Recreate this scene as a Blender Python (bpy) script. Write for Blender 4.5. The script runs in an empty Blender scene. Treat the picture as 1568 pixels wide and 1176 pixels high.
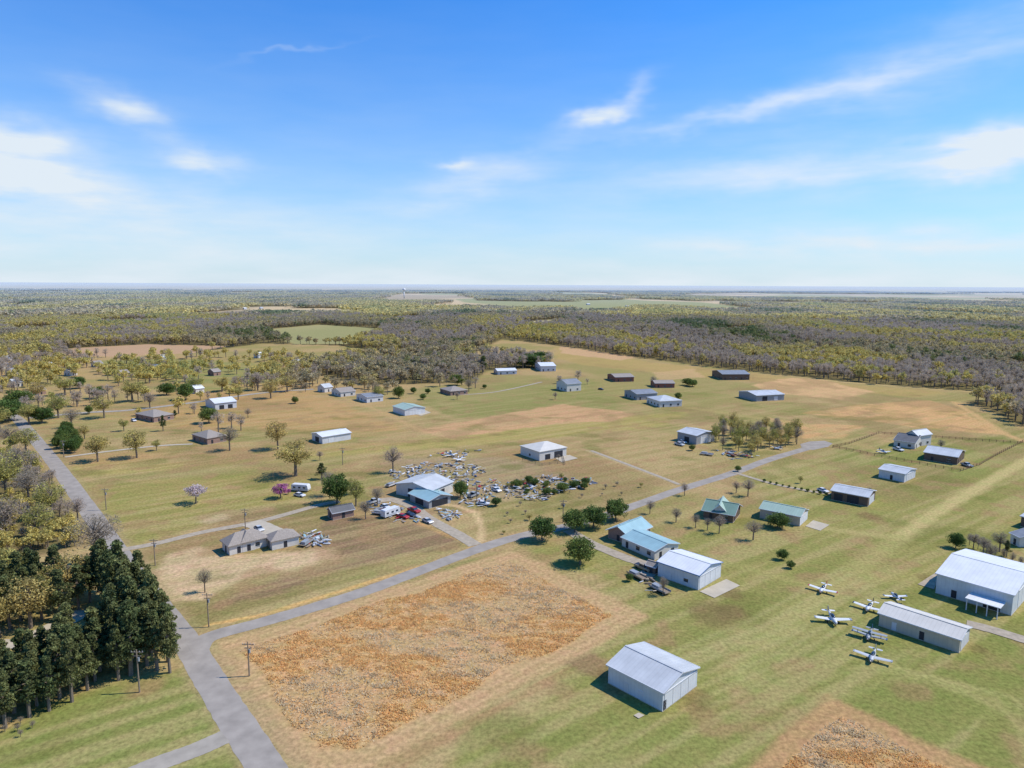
import bpy, math, random
import numpy as np
from mathutils import Vector, Matrix
random.seed(7); rng=np.random.default_rng(7)
sc=bpy.context.scene
sc.view_settings.view_transform='Standard'
try: sc.view_settings.look='None'
except Exception: pass
sc.view_settings.exposure=0
# ------------------------------------------------------------ camera / survey
H=80.0; F=1045.0
CM=(Matrix.Rotation(math.radians(90-8.33),3,'X') @ Matrix.Rotation(math.radians(0.29),3,'Z'))
cam_d=bpy.data.cameras.new('camera'); cam=bpy.data.objects.new('camera',cam_d); sc.collection.objects.link(cam)
cam_d.sensor_width=36; cam_d.lens=24; cam_d.clip_start=0.5; cam_d.clip_end=150000
cam.matrix_world=Matrix.Translation((0,0,H))@CM.to_4x4(); sc.camera=cam
def ray(px,py):
    d=CM@Vector(((px-784)/F,-(py-588)/F,-1)); return d
def G(px,py):
    "photogrammetry: ground-plane position (metres) of a surveyed point"
    d=ray(px,py); t=H/max(-d.z,1e-4); return (d.x*t,d.y*t)
def GP(pts): return [G(*p) for p in pts]
def lin(c): c/=255.0; return c/12.92 if c<=0.04045 else ((c+0.055)/1.055)**2.4
K=1.22
def C(r,g,b,k=K): return (lin(r)/k,lin(g)/k,lin(b)/k,1.0)
# ------------------------------------------------------------ numpy noise
def _h(ix,iy,s): 
    v=np.sin(ix*127.1+iy*311.7+s*74.7)*43758.5453; return v-np.floor(v)
def vn(x,y,s=0):
    ix=np.floor(x); iy=np.floor(y); fx=x-ix; fy=y-iy; fx=fx*fx*(3-2*fx); fy=fy*fy*(3-2*fy)
    a=_h(ix,iy,s);b=_h(ix+1,iy,s);c=_h(ix,iy+1,s);d=_h(ix+1,iy+1,s)
    return a+(b-a)*fx+(c-a)*fy+(a-b-c+d)*fx*fy
def fbm(x,y,s=0,o=4):
    t=0;a=.5;n=0
    for i in range(o):
        t=t+a*vn(x*2**i,y*2**i,s+i*3.1); n+=a; a*=.5
    return t/n
def psdf(x,y,poly):
    d=np.full(x.shape,1e9); ins=np.zeros(x.shape,bool); n=len(poly)
    for i in range(n):
        ax,ay=poly[i]; bx,by=poly[(i+1)%n]; ex,ey=bx-ax,by-ay
        L=ex*ex+ey*ey+1e-9
        t=np.clip(((x-ax)*ex+(y-ay)*ey)/L,0,1)
        d=np.minimum(d,np.hypot(x-ax-t*ex,y-ay-t*ey))
        if abs(ey)>1e-9:
            c=((ay>y)!=(by>y))&(x<(bx-ax)*(y-ay)/ey+ax); ins^=c
    return np.where(ins,d,-d)
def ldist(x,y,line):
    d=np.full(x.shape,1e9)
    for i in range(len(line)-1):
        ax,ay=line[i]; bx,by=line[i+1]; ex,ey=bx-ax,by-ay
        t=np.clip(((x-ax)*ex+(y-ay)*ey)/(ex*ex+ey*ey+1e-9),0,1)
        d=np.minimum(d,np.hypot(x-ax-t*ex,y-ay-t*ey))
    return d
def sstep(a,b,v):
    t=np.clip((v-a)/(b-a),0,1); return t*t*(3-2*t)
# ------------------------------------------------------------ materials
def nd(nt,t,**kw):
    n=nt.nodes.new(t)
    for k,v in kw.items(): setattr(n,k,v)
    return n
def translucent(nt,b,colsock,amt):
    t=nd(nt,'ShaderNodeBsdfTranslucent'); nt.links.new(colsock,t.inputs[0]); m=nd(nt,'ShaderNodeMixShader'); m.inputs[0].default_value=amt
    nt.links.new(b.outputs[0],m.inputs[1]); nt.links.new(t.outputs[0],m.inputs[2]); nt.links.new(m.outputs[0],nt.nodes['Material Output'].inputs[0])
def mat(name,col,rough=.8,nscale=1.0,namt=.25,metal=0,spec=.3,rib=0,bump=0,attr=None,objrand=0,trans=0):
    m=bpy.data.materials.new(name); m.use_nodes=True; nt=m.node_tree; b=nt.nodes['Principled BSDF']
    b.inputs['Roughness'].default_value=rough; b.inputs['Metallic'].default_value=metal
    b.inputs['Specular IOR Level'].default_value=spec
    tc=nd(nt,'ShaderNodeTexCoord'); ns=nd(nt,'ShaderNodeTexNoise'); ns.inputs['Scale'].default_value=nscale; ns.inputs['Detail'].default_value=0 if trans else 4
    nt.links.new(tc.outputs['Object'],ns.inputs['Vector'])
    mr=nd(nt,'ShaderNodeMapRange'); mr.inputs['From Min'].default_value=.25; mr.inputs['From Max'].default_value=.75
    mr.inputs['To Min'].default_value=1-namt; mr.inputs['To Max'].default_value=1+namt*.6
    nt.links.new(ns.outputs['Fac'],mr.inputs['Value'])
    fac=mr.outputs[0]; bh=None
    if rib:
        sp=nd(nt,'ShaderNodeSeparateXYZ'); nt.links.new(tc.outputs['Object'],sp.inputs[0])
        a=nd(nt,'ShaderNodeMath',operation='ADD'); nt.links.new(sp.outputs[0],a.inputs[0])
        if rib==1: nt.links.new(sp.outputs[1],a.inputs[1])
        else: a.inputs[1].default_value=0
        s=nd(nt,'ShaderNodeMath',operation='MULTIPLY'); nt.links.new(a.outputs[0],s.inputs[0]); s.inputs[1].default_value=6.283/0.9
        si=nd(nt,'ShaderNodeMath',operation='SINE'); nt.links.new(s.outputs[0],si.inputs[0])
        pw=nd(nt,'ShaderNodeMapRange'); nt.links.new(si.outputs[0],pw.inputs['Value']); pw.inputs['From Min'].default_value=.6; pw.inputs['From Max'].default_value=1
        pw.inputs['To Min'].default_value=1; pw.inputs['To Max'].default_value=.93
        mm=nd(nt,'ShaderNodeMath',operation='MULTIPLY'); nt.links.new(fac,mm.inputs[0]); nt.links.new(pw.outputs[0],mm.inputs[1]); fac=mm.outputs[0]
    mx=nd(nt,'ShaderNodeVectorMath',operation='SCALE')
    if attr:
        at=nd(nt,'ShaderNodeAttribute',attribute_name=attr)
        v=nd(nt,'ShaderNodeVectorMath',operation='MULTIPLY'); nt.links.new(at.outputs['Color'],v.inputs[0]); v.inputs[1].default_value=col[:3]
        nt.links.new(v.outputs[0],mx.inputs[0])
    else: mx.inputs[0].default_value=col[:3]
    nt.links.new(fac,mx.inputs['Scale']); out=mx.outputs[0]
    if objrand:
        oi=nd(nt,'ShaderNodeObjectInfo'); hs=nd(nt,'ShaderNodeHueSaturation')
        r1=nd(nt,'ShaderNodeMapRange'); nt.links.new(oi.outputs['Random'],r1.inputs['Value']); r1.inputs['To Min'].default_value=.5-.03*objrand; r1.inputs['To Max'].default_value=.5+.03*objrand
        r2=nd(nt,'ShaderNodeMapRange'); nt.links.new(oi.outputs['Random'],r2.inputs['Value']); r2.inputs['To Min'].default_value=1+.25*objrand; r2.inputs['To Max'].default_value=1-.25*objrand
        nt.links.new(r1.outputs[0],hs.inputs['Hue']); nt.links.new(r2.outputs[0],hs.inputs['Value']); nt.links.new(mx.outputs[0],hs.inputs['Color'])
        out=hs.outputs[0]
    nt.links.new(out,b.inputs['Base Color'])
    if trans: translucent(nt,b,out,trans)
    if bump:
        bp=nd(nt,'ShaderNodeBump'); bp.inputs['Strength'].default_value=bump; bp.inputs['Distance'].default_value=.05
        nt.links.new(ns.outputs['Fac'],bp.inputs['Height']); nt.links.new(bp.outputs[0],b.inputs['Normal'])
    return m
M={}
M['white']=mat('white_metal_wall',(.62,.61,.59),.5,.6,.12,rib=1)
M['bluewall']=mat('pale_blue_metal_wall',(.58,.60,.60),.5,.6,.12,rib=1)
M['tan']=mat('tan_metal_wall',(.50,.44,.34),.6,.6,.12,rib=1)
M['brown']=mat('brown_wall',(.15,.10,.07),.7,.6,.2,rib=1)
M['brick']=mat('brick_wall',(.32,.20,.15),.85,3,.3)
M['siding']=mat('pale_siding',(.62,.58,.51),.7,1,.12)
M['greyw']=mat('grey_wall',(.32,.32,.31),.7,1,.15,rib=1)
M['redw']=mat('red_wall',(.25,.10,.07),.7,1,.15,rib=1)
M['rwhite']=mat('white_metal_roof',(.68,.67,.64),.45,.35,.10,rib=2)
M['rgrey']=mat('galvanised_roof',(.51,.51,.49),.45,.3,.18,rib=2)
M['rcream']=mat('cream_metal_roof',(.62,.57,.48),.5,.35,.10,rib=2)
M['rgreen']=mat('green_metal_roof',(.18,.27,.20),.45,.35,.12,rib=2)
M['rpgreen']=mat('pale_green_roof',(.35,.44,.34),.45,.35,.12,rib=2)
M['rteal']=mat('blue_metal_roof',(.30,.45,.45),.4,.35,.14,rib=2)
M['rdark']=mat('dark_roof',(.13,.125,.12),.6,.5,.2,rib=2)
M['rshing']=mat('shingle_roof',(.32,.27,.22),.9,2.5,.25,bump=.4)
M['rblue']=mat('slate_roof',(.23,.24,.25),.6,.5,.2,rib=2)
M['trim']=mat('trim',(.6,.6,.6),.5,1,.05)
M['bluetrim']=mat('blue_trim',(.08,.18,.35),.5,1,.05)
M['door']=mat('hangar_door',(.67,.67,.65),.5,.8,.08,rib=1)
M['ddoor']=mat('dark_opening',(.035,.035,.04),.7,1,.2)
M['glass']=mat('window_glass',(.03,.045,.06),.1,1,.1,spec=.6)
M['asph']=mat('asphalt',C(170,159,145),.95,.3,.22,spec=.05,bump=.2)
M['asph2']=mat('worn_asphalt',C(176,165,148),.95,.4,.2,spec=.05,bump=.2)
M['conc']=mat('concrete',C(198,184,160),.9,.4,.14,spec=.1)
M['grav']=mat('gravel',C(184,168,144),.95,.8,.25,spec=.1,bump=.4)
M['bark']=mat('bark',(.19,.15,.11),.95,4,.3)
M['twig']=mat('twigs',(.36,.29,.21),.95,2,.3,objrand=.6,trans=.3)
M['pine']=mat('pine_needles',(.17,.19,.065),.8,1.2,.4,attr='tint',objrand=.8,trans=.35)
M['green']=mat('green_leaves',(.15,.21,.045),.7,1.2,.35,attr='tint',objrand=.8,trans=.35)
M['bud']=mat('budding_leaves',(.48,.41,.12),.8,1.2,.3,attr='tint',objrand=.8,trans=.4)
M['pink']=mat('redbud_blossom',(.54,.18,.36),.8,1.2,.3,attr='tint',trans=.35)
M['blossom']=mat('pale_blossom',(.68,.55,.53),.8,1.2,.2,attr='tint',trans=.35)
M['rubber']=mat('tyre',(.02,.02,.02),.9,3,.1)
M['wood']=mat('weathered_wood',(.26,.20,.14),.9,3,.3)
M['fence']=mat('fence_wood',(.20,.10,.06),.9,3,.2)
for n,c in dict(pwhite=(.66,.65,.63),pred=(.4,.03,.03),pblue=(.06,.10,.2),pgrey=(.3,.31,.31),psilver=(.48,.48,.47),pblack=(.03,.03,.035),ptan=(.35,.28,.18),pyel=(.5,.36,.05)).items():
    M[n]=mat('paint_'+n[1:],c,.35,1.5,.12,spec=.4)
# ------------------------------------------------------------ mesh builder
class MB:
    def __init__(s): s.v=[];s.f=[];s.m=[];s.mats=[]
    def mi(s,m):
        if m not in s.mats: s.mats.append(m)
        return s.mats.index(m)
    def add(s,vs,fs,m):
        o=len(s.v); s.v+= [tuple(p) for p in vs]; k=s.mi(m)
        for f in fs: s.f.append([o+i for i in f]); s.m.append(k)
    def box(s,c,d,m,rz=0,ry=0):
        x,y,z=[a/2 for a in d]; R=Matrix.Rotation(rz,3,'Z')@Matrix.Rotation(ry,3,'Y'); c=Vector(c)
        vs=[c+R@Vector(p) for p in [(-x,-y,-z),(x,-y,-z),(x,y,-z),(-x,y,-z),(-x,-y,z),(x,-y,z),(x,y,z),(-x,y,z)]]
        s.add(vs,[(0,3,2,1),(4,5,6,7),(0,1,5,4),(1,2,6,5),(2,3,7,6),(3,0,4,7)],m)
    def loft(s,rings,m,cap=True):
        n=len(rings[0]); vs=[p for r in rings for p in r]; fs=[]
        for i in range(len(rings)-1):
            for j in range(n): fs.append((i*n+j,i*n+(j+1)%n,(i+1)*n+(j+1)%n,(i+1)*n+j))
        if cap: fs.append(tuple(range(n))[::-1]); fs.append(tuple((len(rings)-1)*n+j for j in range(n)))
        s.add(vs,fs,m)
    def tube(s,pts,rs,m,n=6):
        rings=[]
        for i,p in enumerate(pts):
            p=Vector(p); a=Vector(pts[max(i-1,0)]); b=Vector(pts[min(i+1,len(pts)-1)])
            d=(b-a).normalized(); u=d.orthogonal().normalized(); w=d.cross(u)
            rings.append([p+(u*math.cos(t)+w*math.sin(t))*rs[i] for t in [6.28318*k/n for k in range(n)]])
        s.loft(rings,m)
    def make(s,name,parent=None,smooth=False,mw=None):
        me=bpy.data.meshes.new(name); me.from_pydata(s.v,[],s.f)
        for m in s.mats: me.materials.append(M[m] if isinstance(m,str) else m)
        me.polygons.foreach_set('material_index',s.m)
        if smooth: me.polygons.foreach_set('use_smooth',[True]*len(s.f))
        me.update()
        o=bpy.data.objects.new(name,me); sc.collection.objects.link(o)
        if parent: o.parent=parent
        if mw is not None: o.matrix_world=mw
        return o
def empty(name,x,y,rz):
    e=bpy.data.objects.new(name,None); e.empty_display_size=1; sc.collection.objects.link(e)
    e.location=(x,y,0); e.rotation_euler=(0,0,rz); return e
# ------------------------------------------------------------ layout polygons (surveyed)
golden=GP([(782,840),(992,944),(560,1185),(440,1185),(322,1000),(345,985),(480,940),(620,893)])
gold2=GP([(1265,1062),(1660,1245),(1000,1300)])
F_main=GP([(-1400,440),(2900,452),(2900,745),(1568,604),(1400,593),(1280,583),(1100,563),(980,548),(860,530),(770,519),(740,533),(700,541),(600,541),(520,529),(400,526),(300,540),(100,546),(0,547),(-1400,640)])
F_mid=GP([(470,562),(560,546),(700,540),(790,547),(850,557),(840,563),(745,568),(722,586),(640,588),(560,590),(500,577)])
F_left=GP([(-300,745),(0,690),(50,705),(85,745),(110,800),(125,835),(60,850),(-300,880)])
clears=[GP(p) for p in [
 [(400,505),(490,497),(585,503),(575,515),(540,527),(450,527),(420,516)],
 [(795,493),(850,489),(872,494),(830,499),(798,498)],
 [(80,543),(110,533),(230,527),(352,530),(300,540),(180,547)],
 [(1030,452),(1100,449),(1640,452),(1640,461),(1400,459),(1200,457),(1060,456)],
 [(1080,463),(1250,462),(1420,464),(1350,467),(1150,467)],
 [(1530,560),(1600,562),(1640,578),(1568,574)],
 [(0,468),(60,465),(120,467),(60,470),(0,472)],
 [(360,470),(470,469),(440,474),(380,475)],
 [(1090,472),(1160,470),(1200,474),(1130,478)],
 [(560,487),(640,485),(660,489),(600,492)],[(900,480),(980,478),(1010,482),(940,484)],[(130,492),(220,489),(260,494),(180,498)],[(1250,488),(1330,486),(1350,490),(1290,492)],[(700,470),(780,468),(800,471),(740,473)],[(0,505),(70,500),(100,506),(30,511)],[(1080,505),(1150,502),(1170,507),(1110,510)]]]
def clearing(x,y):
    r=np.hypot(x,y); n=fbm(x/520,y/1300,11,3)
    c=sstep(.55,.58,n)*sstep(1500,2100,r)
    for p in clears: c=np.maximum(c,sstep(-3,3,psdf(x,y,p)))
    return c
def forestness(x,y):
    f=sstep(-4,4,psdf(x,y,F_main))*(1-clearing(x,y))
    for p in (F_mid,F_left,GP([(1480,613),(1568,612),(1800,640),(1800,740),(1568,652)])): f=np.maximum(f,sstep(-3,3,psdf(x,y,p)))
    return f
# ------------------------------------------------------------ ground
def axis(lo_d,hi_d,step,g,lo,hi):
    a=list(np.arange(lo_d,hi_d,step)); s=step
    while a[-1]<hi: s*=g; a.append(a[-1]+s)
    b=[];s=step;v=lo_d
    while v>lo: s*=g*1.02; v-=s; b.append(v)
    return np.array(b[::-1]+a)
xs=axis(-330,330,1.3,1.028,-60000,60000); ys=axis(85,400,1.1,1.014,-3000,70000)
X,Y=np.meshgrid(xs,ys); X=X.ravel();Y=Y.ravel(); N=len(X)
def mixc(col,c,a): 
    a=a[:,None]; return col*(1-a)+np.array(c[:3])[None,:]*a
col=np.zeros((N,3)); base=C(162,151,98); 
col[:]=base[:3]
n1=fbm(X/45,Y/45,1); n2=fbm(X/12,Y/12,2); n3=fbm(X/110,Y/110,3); n4=fbm(X/5,Y/5,5)
col=mixc(col,C(184,160,114),sstep(.38,.60,n1)*.9)
col=mixc(col,C(142,144,84),sstep(.54,.74,n3)*.55)
def zone(px,c,a=1,soft=2,jit=6,world=False):
    global col
    poly=px if world else GP(px)
    P=np.array(poly); mg=soft+jit
    k=(X>P[:,0].min()-mg)&(X<P[:,0].max()+mg)&(Y>P[:,1].min()-mg)&(Y<P[:,1].max()+mg)
    if not k.any(): return
    s=psdf(X[k],Y[k],poly)+(n2[k]-.5)*2*jit
    col[k]=mixc(col[k],c,sstep(-soft,soft,s)*a)
def strip(px,w,c,a=1,soft=1,jit=.6):
    global col
    l=GP(px); P=np.array(l); mg=w+soft+2
    k=(X>P[:,0].min()-mg)&(X<P[:,0].max()+mg)&(Y>P[:,1].min()-mg)&(Y<P[:,1].max()+mg)
    d=w/2-ldist(X[k],Y[k],l)+(n4[k]-.5)*2*jit
    col[k]=mixc(col[k],c,sstep(-soft,soft,d)*a)
zone([(795,826),(1000,835),(1180,740),(1300,700),(1700,660),(2600,1300),(560,1220),(995,948)],C(150,149,86),.9,4,10)
zone([(1000,1000),(1568,900),(2000,1300),(560,1220)],C(139,144,80),.7,20,25)
zone([(90,735),(500,700),(760,678),(1000,655),(1060,630),(900,640),(640,668),(480,690),(100,712)],C(176,163,98),.8,4,5)
zone([(100,745),(430,722),(480,740),(470,765),(190,835),(150,790)],C(158,152,88),.8,4,6)
zone([(300,600),(480,600),(640,660),(500,665),(380,655),(200,655),(190,640)],C(192,156,104),.75,6,12)
zone([(120,690),(300,685),(460,690),(640,665),(640,675),(330,712),(100,715)],C(176,148,102),.65,4,8)
zone([(640,590),(900,585),(960,625),(700,640),(640,620)],C(150,148,92),.75,5,10)
zone([(850,530),(1000,555),(1300,588),(1450,600),(1420,610),(1200,590),(900,560),(850,548)],C(186,162,104),.7,4,6)
zone([(645,658),(700,648),(860,618),(975,634),(935,645),(850,650),(690,671),(655,664)],C(208,166,124),.9,2,4)
zone([(1230,633),(1300,622),(1425,612),(1480,632),(1545,667),(1440,658),(1330,645)],C(216,174,122),.9,2,4)
zone([(1150,590),(1210,578),(1260,582),(1335,600),(1290,612),(1190,602)],C(216,178,130),.9,2,4)
zone([(1180,640),(1230,650),(1320,652),(1290,672),(1230,672)],C(210,168,118),.85,2,5)
zone([(855,528),(900,530),(980,545),(950,552),(860,541)],C(208,172,132),.8,2,4)
zone([(1000,570),(1060,565),(1080,578),(1010,582)],C(208,174,130),.6,2,5)
zone([(715,690),(800,676),(905,700),(1000,715),(990,740),(770,722)],C(168,138,100),.65,4,8)
zone([(590,700),(760,700),(930,735),(920,760),(760,768),(640,790),(590,760)],C(170,150,118),.75,4,7)
zone([(200,852),(340,805),(480,775),(560,790),(700,825),(330,955),(290,965),(230,900)],C(148,135,88),.8,3,6)
zone([(500,790),(600,790),(705,822),(690,838),(540,870),(330,930),(420,890),(500,860)],C(144,118,94),.8,2,6)
zone([(290,792),(360,780),(480,770),(540,776),(400,800),(350,806)],C(154,127,98),.75,2,5)
zone([(222,882),(262,850),(300,836),(352,850),(420,845),(505,842),(516,856),(470,868),(400,878),(330,902),(310,915),(240,922)],C(210,184,144),1,1.5,3)
zone([(300,800),(340,788),(352,795),(320,803)],C(208,185,148),.7,1,3)
zone([(0,1120),(80,1085),(200,1042),(275,1028),(340,1110),(380,1200),(-400,1300),(-200,1120)],C(138,145,80),.95,2,4)
zone([(880,720),(980,740),(1000,760),(900,775),(830,780),(740,815),(730,790)],C(152,144,92),.7,3,6)
zone([(745,820),(830,800),(980,735),(1000,720),(900,715),(850,755),(740,780)],C(158,146,92),.5,3,6)
zone([(1270,690),(1568,660),(1568,700),(1400,760),(1300,740)],C(142,147,84),.7,4,8)
zone([(1100,740),(1250,690),(1300,740),(1150,760)],C(164,155,98),.6,4,8)
zone([(400,505),(490,497),(585,503),(575,515),(540,527),(450,527),(420,516)],C(160,160,112),.9,3,10)
zone([(80,543),(110,533),(230,527),(352,530),(300,540),(180,547)],C(194,162,130),.9,3,6)
zone([(150,552),(300,548),(420,560),(470,580),(300,600),(200,590)],C(144,148,90),.8,5,12)
zone([(795,493),(850,489),(872,494),(830,499),(798,498)],C(205,190,150),.9,3,6)
# mottled dry patches and mown lines over the open ground
ca_,sa_=math.cos(.62),math.sin(.62); U=X*ca_+Y*sa_; V=-X*sa_+Y*ca_
mow=fbm(U/60,V/2.6,77,2); nearm=sstep(700,300,Y)
col=mixc(col,C(182,167,116),sstep(.50,.70,mow)*.48*nearm)
col=mixc(col,C(120,126,66),sstep(.50,.30,mow)*.25*nearm)
mow2=fbm(X/80+Y/200,Y/6,79,2)
col=mixc(col,C(194,160,112),sstep(.52,.72,mow2)*.42*sstep(-40,-90,X)*sstep(230,300,Y)*sstep(900,600,Y))
col=mixc(col,C(166,138,100),sstep(.58,.73,fbm(X/9,Y/9,88,4))*.6*nearm)
col=mixc(col,C(154,130,94),sstep(.54,.68,fbm(X/30,Y/40,87,4))*.42*sstep(900,500,Y)*sstep(180,260,Y))
col=mixc(col,C(112,120,60),sstep(.60,.76,fbm(X/20,Y/14,89,4))*.45*nearm)
# golden hay field: mown margin and rough interior
zone(golden,C(202,172,126),.97,1.0,1.5,world=True)
zone(gold2,C(192,158,110),.97,1.0,1.5,world=True)
def gpat(x,y): return .32*fbm(x/15+y/30,y/8,21,4)+.68*fbm(x/2.4+y/7,y/1.6,22,3)
for k_,(po,off) in enumerate(((golden,6),(gold2,4))):
    s=psdf(X,Y,po)-off+(n2-.5)*5
    a=sstep(-1.2,1.2,s); pat=gpat(X,Y)
    col=mixc(col,C(196,164,118),a*.9)
    col=mixc(col,C(212,168,106),a*sstep(.38,.6,pat)*.7)
s=psdf(X,Y,golden); col=mixc(col,C(174,146,102),(sstep(0,.8,s)*sstep(7,5,s)*(.5+.5*np.sin(s*2.4)))*.6)
s=psdf(X,Y,gold2); col=mixc(col,C(168,138,98),(sstep(0,.8,s)*sstep(6,4,s)*(.5+.5*np.sin(s*2.4)))*.6)
for off in (0,7):
    strip([(585+off*3,1176+off*.5),(720,1105+off),(860,1028+off),(915,1003+off)],1.0,C(174,144,102),.8,.6,.5)
zone([(870,1015),(905,1000),(935,1012),(930,1040),(900,1032)],C(148,122,92),.7,1,2)
strip([(318,957),(400,942),(480,918),(560,893),(640,868),(712,848),(722,838),(700,820)],1.3,C(226,184,112),.9,.5,.4)
strip([(735,830),(738,808),(728,785),(700,775),(660,770)],2.2,C(218,188,142),.85,.8,.5)
strip([(724,832),(690,822),(640,800)],1.2,C(212,168,104),.7,.8,.5)
strip([(1375,822),(1450,775),(1568,706),(1700,640)],5,C(194,180,122),.9,1.5,1)
strip([(1375,822),(1330,818),(1240,806)],4,C(182,168,112),.8,1.5,1)
strip([(1375,822),(1300,880),(1200,960),(1120,1030)],6,C(176,169,108),.65,3,2)
strip([(1110,860),(1250,900),(1400,880)],4,C(172,164,102),.55,3,2)
for j in range(7): strip([(1000+j*14,1010+j*12),(1150+j*16,950+j*10),(1290+j*14,870+j*8)],1.3,C(178,170,114),.55,.8,.6)
for j in range(6): strip([(1060+j*30,1060+j*6),(1250+j*30,985+j*9),(1400+j*40,1040+j*8),(1568,1085+j*14)],1.2,C(172,166,106),.5,.8,.6)
strip([(900,690),(960,712),(1030,738)],2.2,C(200,182,138),.8,.6,.4)
strip([(655,664),(560,620),(500,600)],3,C(196,166,116),.6,2,1)
strip([(200,800),(330,775),(470,742)],2,C(178,156,108),.5,1,1)
strip([(850,528),(1000,549),(1280,584),(1568,606)],5,C(206,182,128),.8,2,1)
strip([(1460,615),(1540,665),(1568,676)],4,C(206,172,120),.9,2,1)
strip([(1060,625),(1230,650),(1340,690)],6,C(182,166,108),.5,3,2)
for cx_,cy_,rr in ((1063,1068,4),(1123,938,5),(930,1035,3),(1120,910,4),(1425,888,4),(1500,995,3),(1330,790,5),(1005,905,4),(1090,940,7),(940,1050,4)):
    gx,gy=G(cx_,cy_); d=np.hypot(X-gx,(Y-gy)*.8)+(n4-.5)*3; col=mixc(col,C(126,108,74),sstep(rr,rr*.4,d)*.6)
strip([(435,1190),(330,1040),(290,985),(182,845),(75,700),(40,655)],9,C(172,154,112),.6,1.2,1)
strip([(292,990),(330,972),(400,953),(480,930),(560,905),(640,875),(740,838),(800,820),(870,805),(940,785),(1040,750),(1120,725),(1180,703),(1245,684)],7,C(178,154,110),.6,.8,.8)
col*=np.array([1.03,.955,.93])
# forest floor, then distance haze painted into the ground colours
R=np.hypot(X,Y); fo=forestness(X,Y)
far=sstep(1100,2000,R)
cl=clearing(X,Y); cn=fbm(X/500,Y/900,31,2)
fieldc=mixc(mixc(np.tile(np.array(C(160,158,108)[:3]),(N,1)),C(212,184,142),sstep(.42,.46,cn)),C(178,156,124),sstep(.58,.62,cn))
a=(far*cl)[:,None]; col=col*(1-a)+fieldc*a
col=mixc(col,C(120,108,74),fo*.92)
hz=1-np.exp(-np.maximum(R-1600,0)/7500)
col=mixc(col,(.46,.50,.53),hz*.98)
me=bpy.data.meshes.new('ground'); nx,ny=len(xs),len(ys)
me.vertices.add(N); co=np.zeros((N,3),np.float32); co[:,0]=X;co[:,1]=Y; me.vertices.foreach_set('co',co.ravel())
ii=np.arange((nx-1)*(ny-1)); r_=ii//(nx-1); c_=ii%(nx-1); a0=r_*nx+c_
q=np.stack([a0,a0+1,a0+nx+1,a0+nx],1).astype(np.int32)
me.loops.add(q.size); me.loops.foreach_set('vertex_index',q.ravel()); me.polygons.add(len(q))
me.polygons.foreach_set('loop_start',np.arange(0,q.size,4,dtype=np.int32)); 
me.update(calc_edges=True)
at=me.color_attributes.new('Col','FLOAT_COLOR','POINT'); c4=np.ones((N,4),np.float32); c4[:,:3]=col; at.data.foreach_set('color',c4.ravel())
gm=bpy.data.materials.new('ground_cover'); gm.use_nodes=True; nt=gm.node_tree; b=nt.nodes['Principled BSDF']; b.inputs['Roughness'].default_value=1; b.inputs['Specular IOR Level'].default_value=.0
A=nd(nt,'ShaderNodeAttribute',attribute_name='Col'); ge=nd(nt,'ShaderNodeNewGeometry')
def gn(scale,lo,hi,detail=5,sx=(1,1,1),rz=0):
    mp=nd(nt,'ShaderNodeMapping'); mp.inputs['Scale'].default_value=sx; mp.inputs['Rotation'].default_value=(0,0,rz); nt.links.new(ge.outputs['Position'],mp.inputs['Vector'])
    n=nd(nt,'ShaderNodeTexNoise'); n.inputs['Scale'].default_value=scale; n.inputs['Detail'].default_value=detail; n.inputs['Roughness'].default_value=.65
    nt.links.new(mp.outputs[0],n.inputs['Vector'])
    m=nd(nt,'ShaderNodeMapRange'); m.inputs['From Min'].default_value=.3;m.inputs['From Max'].default_value=.7;m.inputs['To Min'].default_value=lo;m.inputs['To Max'].default_value=hi
    nt.links.new(n.outputs['Fac'],m.inputs['Value']); return m.outputs[0],n.outputs['Fac']
f1,h1=gn(1.1,.68,1.24,3); f3,_=gn(.22,0,1,4)
hm=nd(nt,'ShaderNodeMix',data_type='RGBA'); nt.links.new(f3,hm.inputs['Factor']); hm.inputs[6].default_value=(.91,1.0,.86,1); hm.inputs[7].default_value=(1.09,.99,1.02,1)
vm=nd(nt,'ShaderNodeVectorMath',operation='MULTIPLY'); nt.links.new(A.outputs['Color'],vm.inputs[0]); nt.links.new(hm.outputs[2],vm.inputs[1])
vs_=nd(nt,'ShaderNodeVectorMath',operation='SCALE'); nt.links.new(vm.outputs[0],vs_.inputs[0]); nt.links.new(f1,vs_.inputs['Scale']); nt.links.new(vs_.outputs[0],b.inputs['Base Color'])
bp=nd(nt,'ShaderNodeBump'); bp.inputs['Strength'].default_value=.3; bp.inputs['Distance'].default_value=.3; nt.links.new(h1,bp.inputs['Height']); nt.links.new(bp.outputs[0],b.inputs['Normal'])
me.materials.append(gm); go=bpy.data.objects.new('ground',me); sc.collection.objects.link(go)
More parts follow.
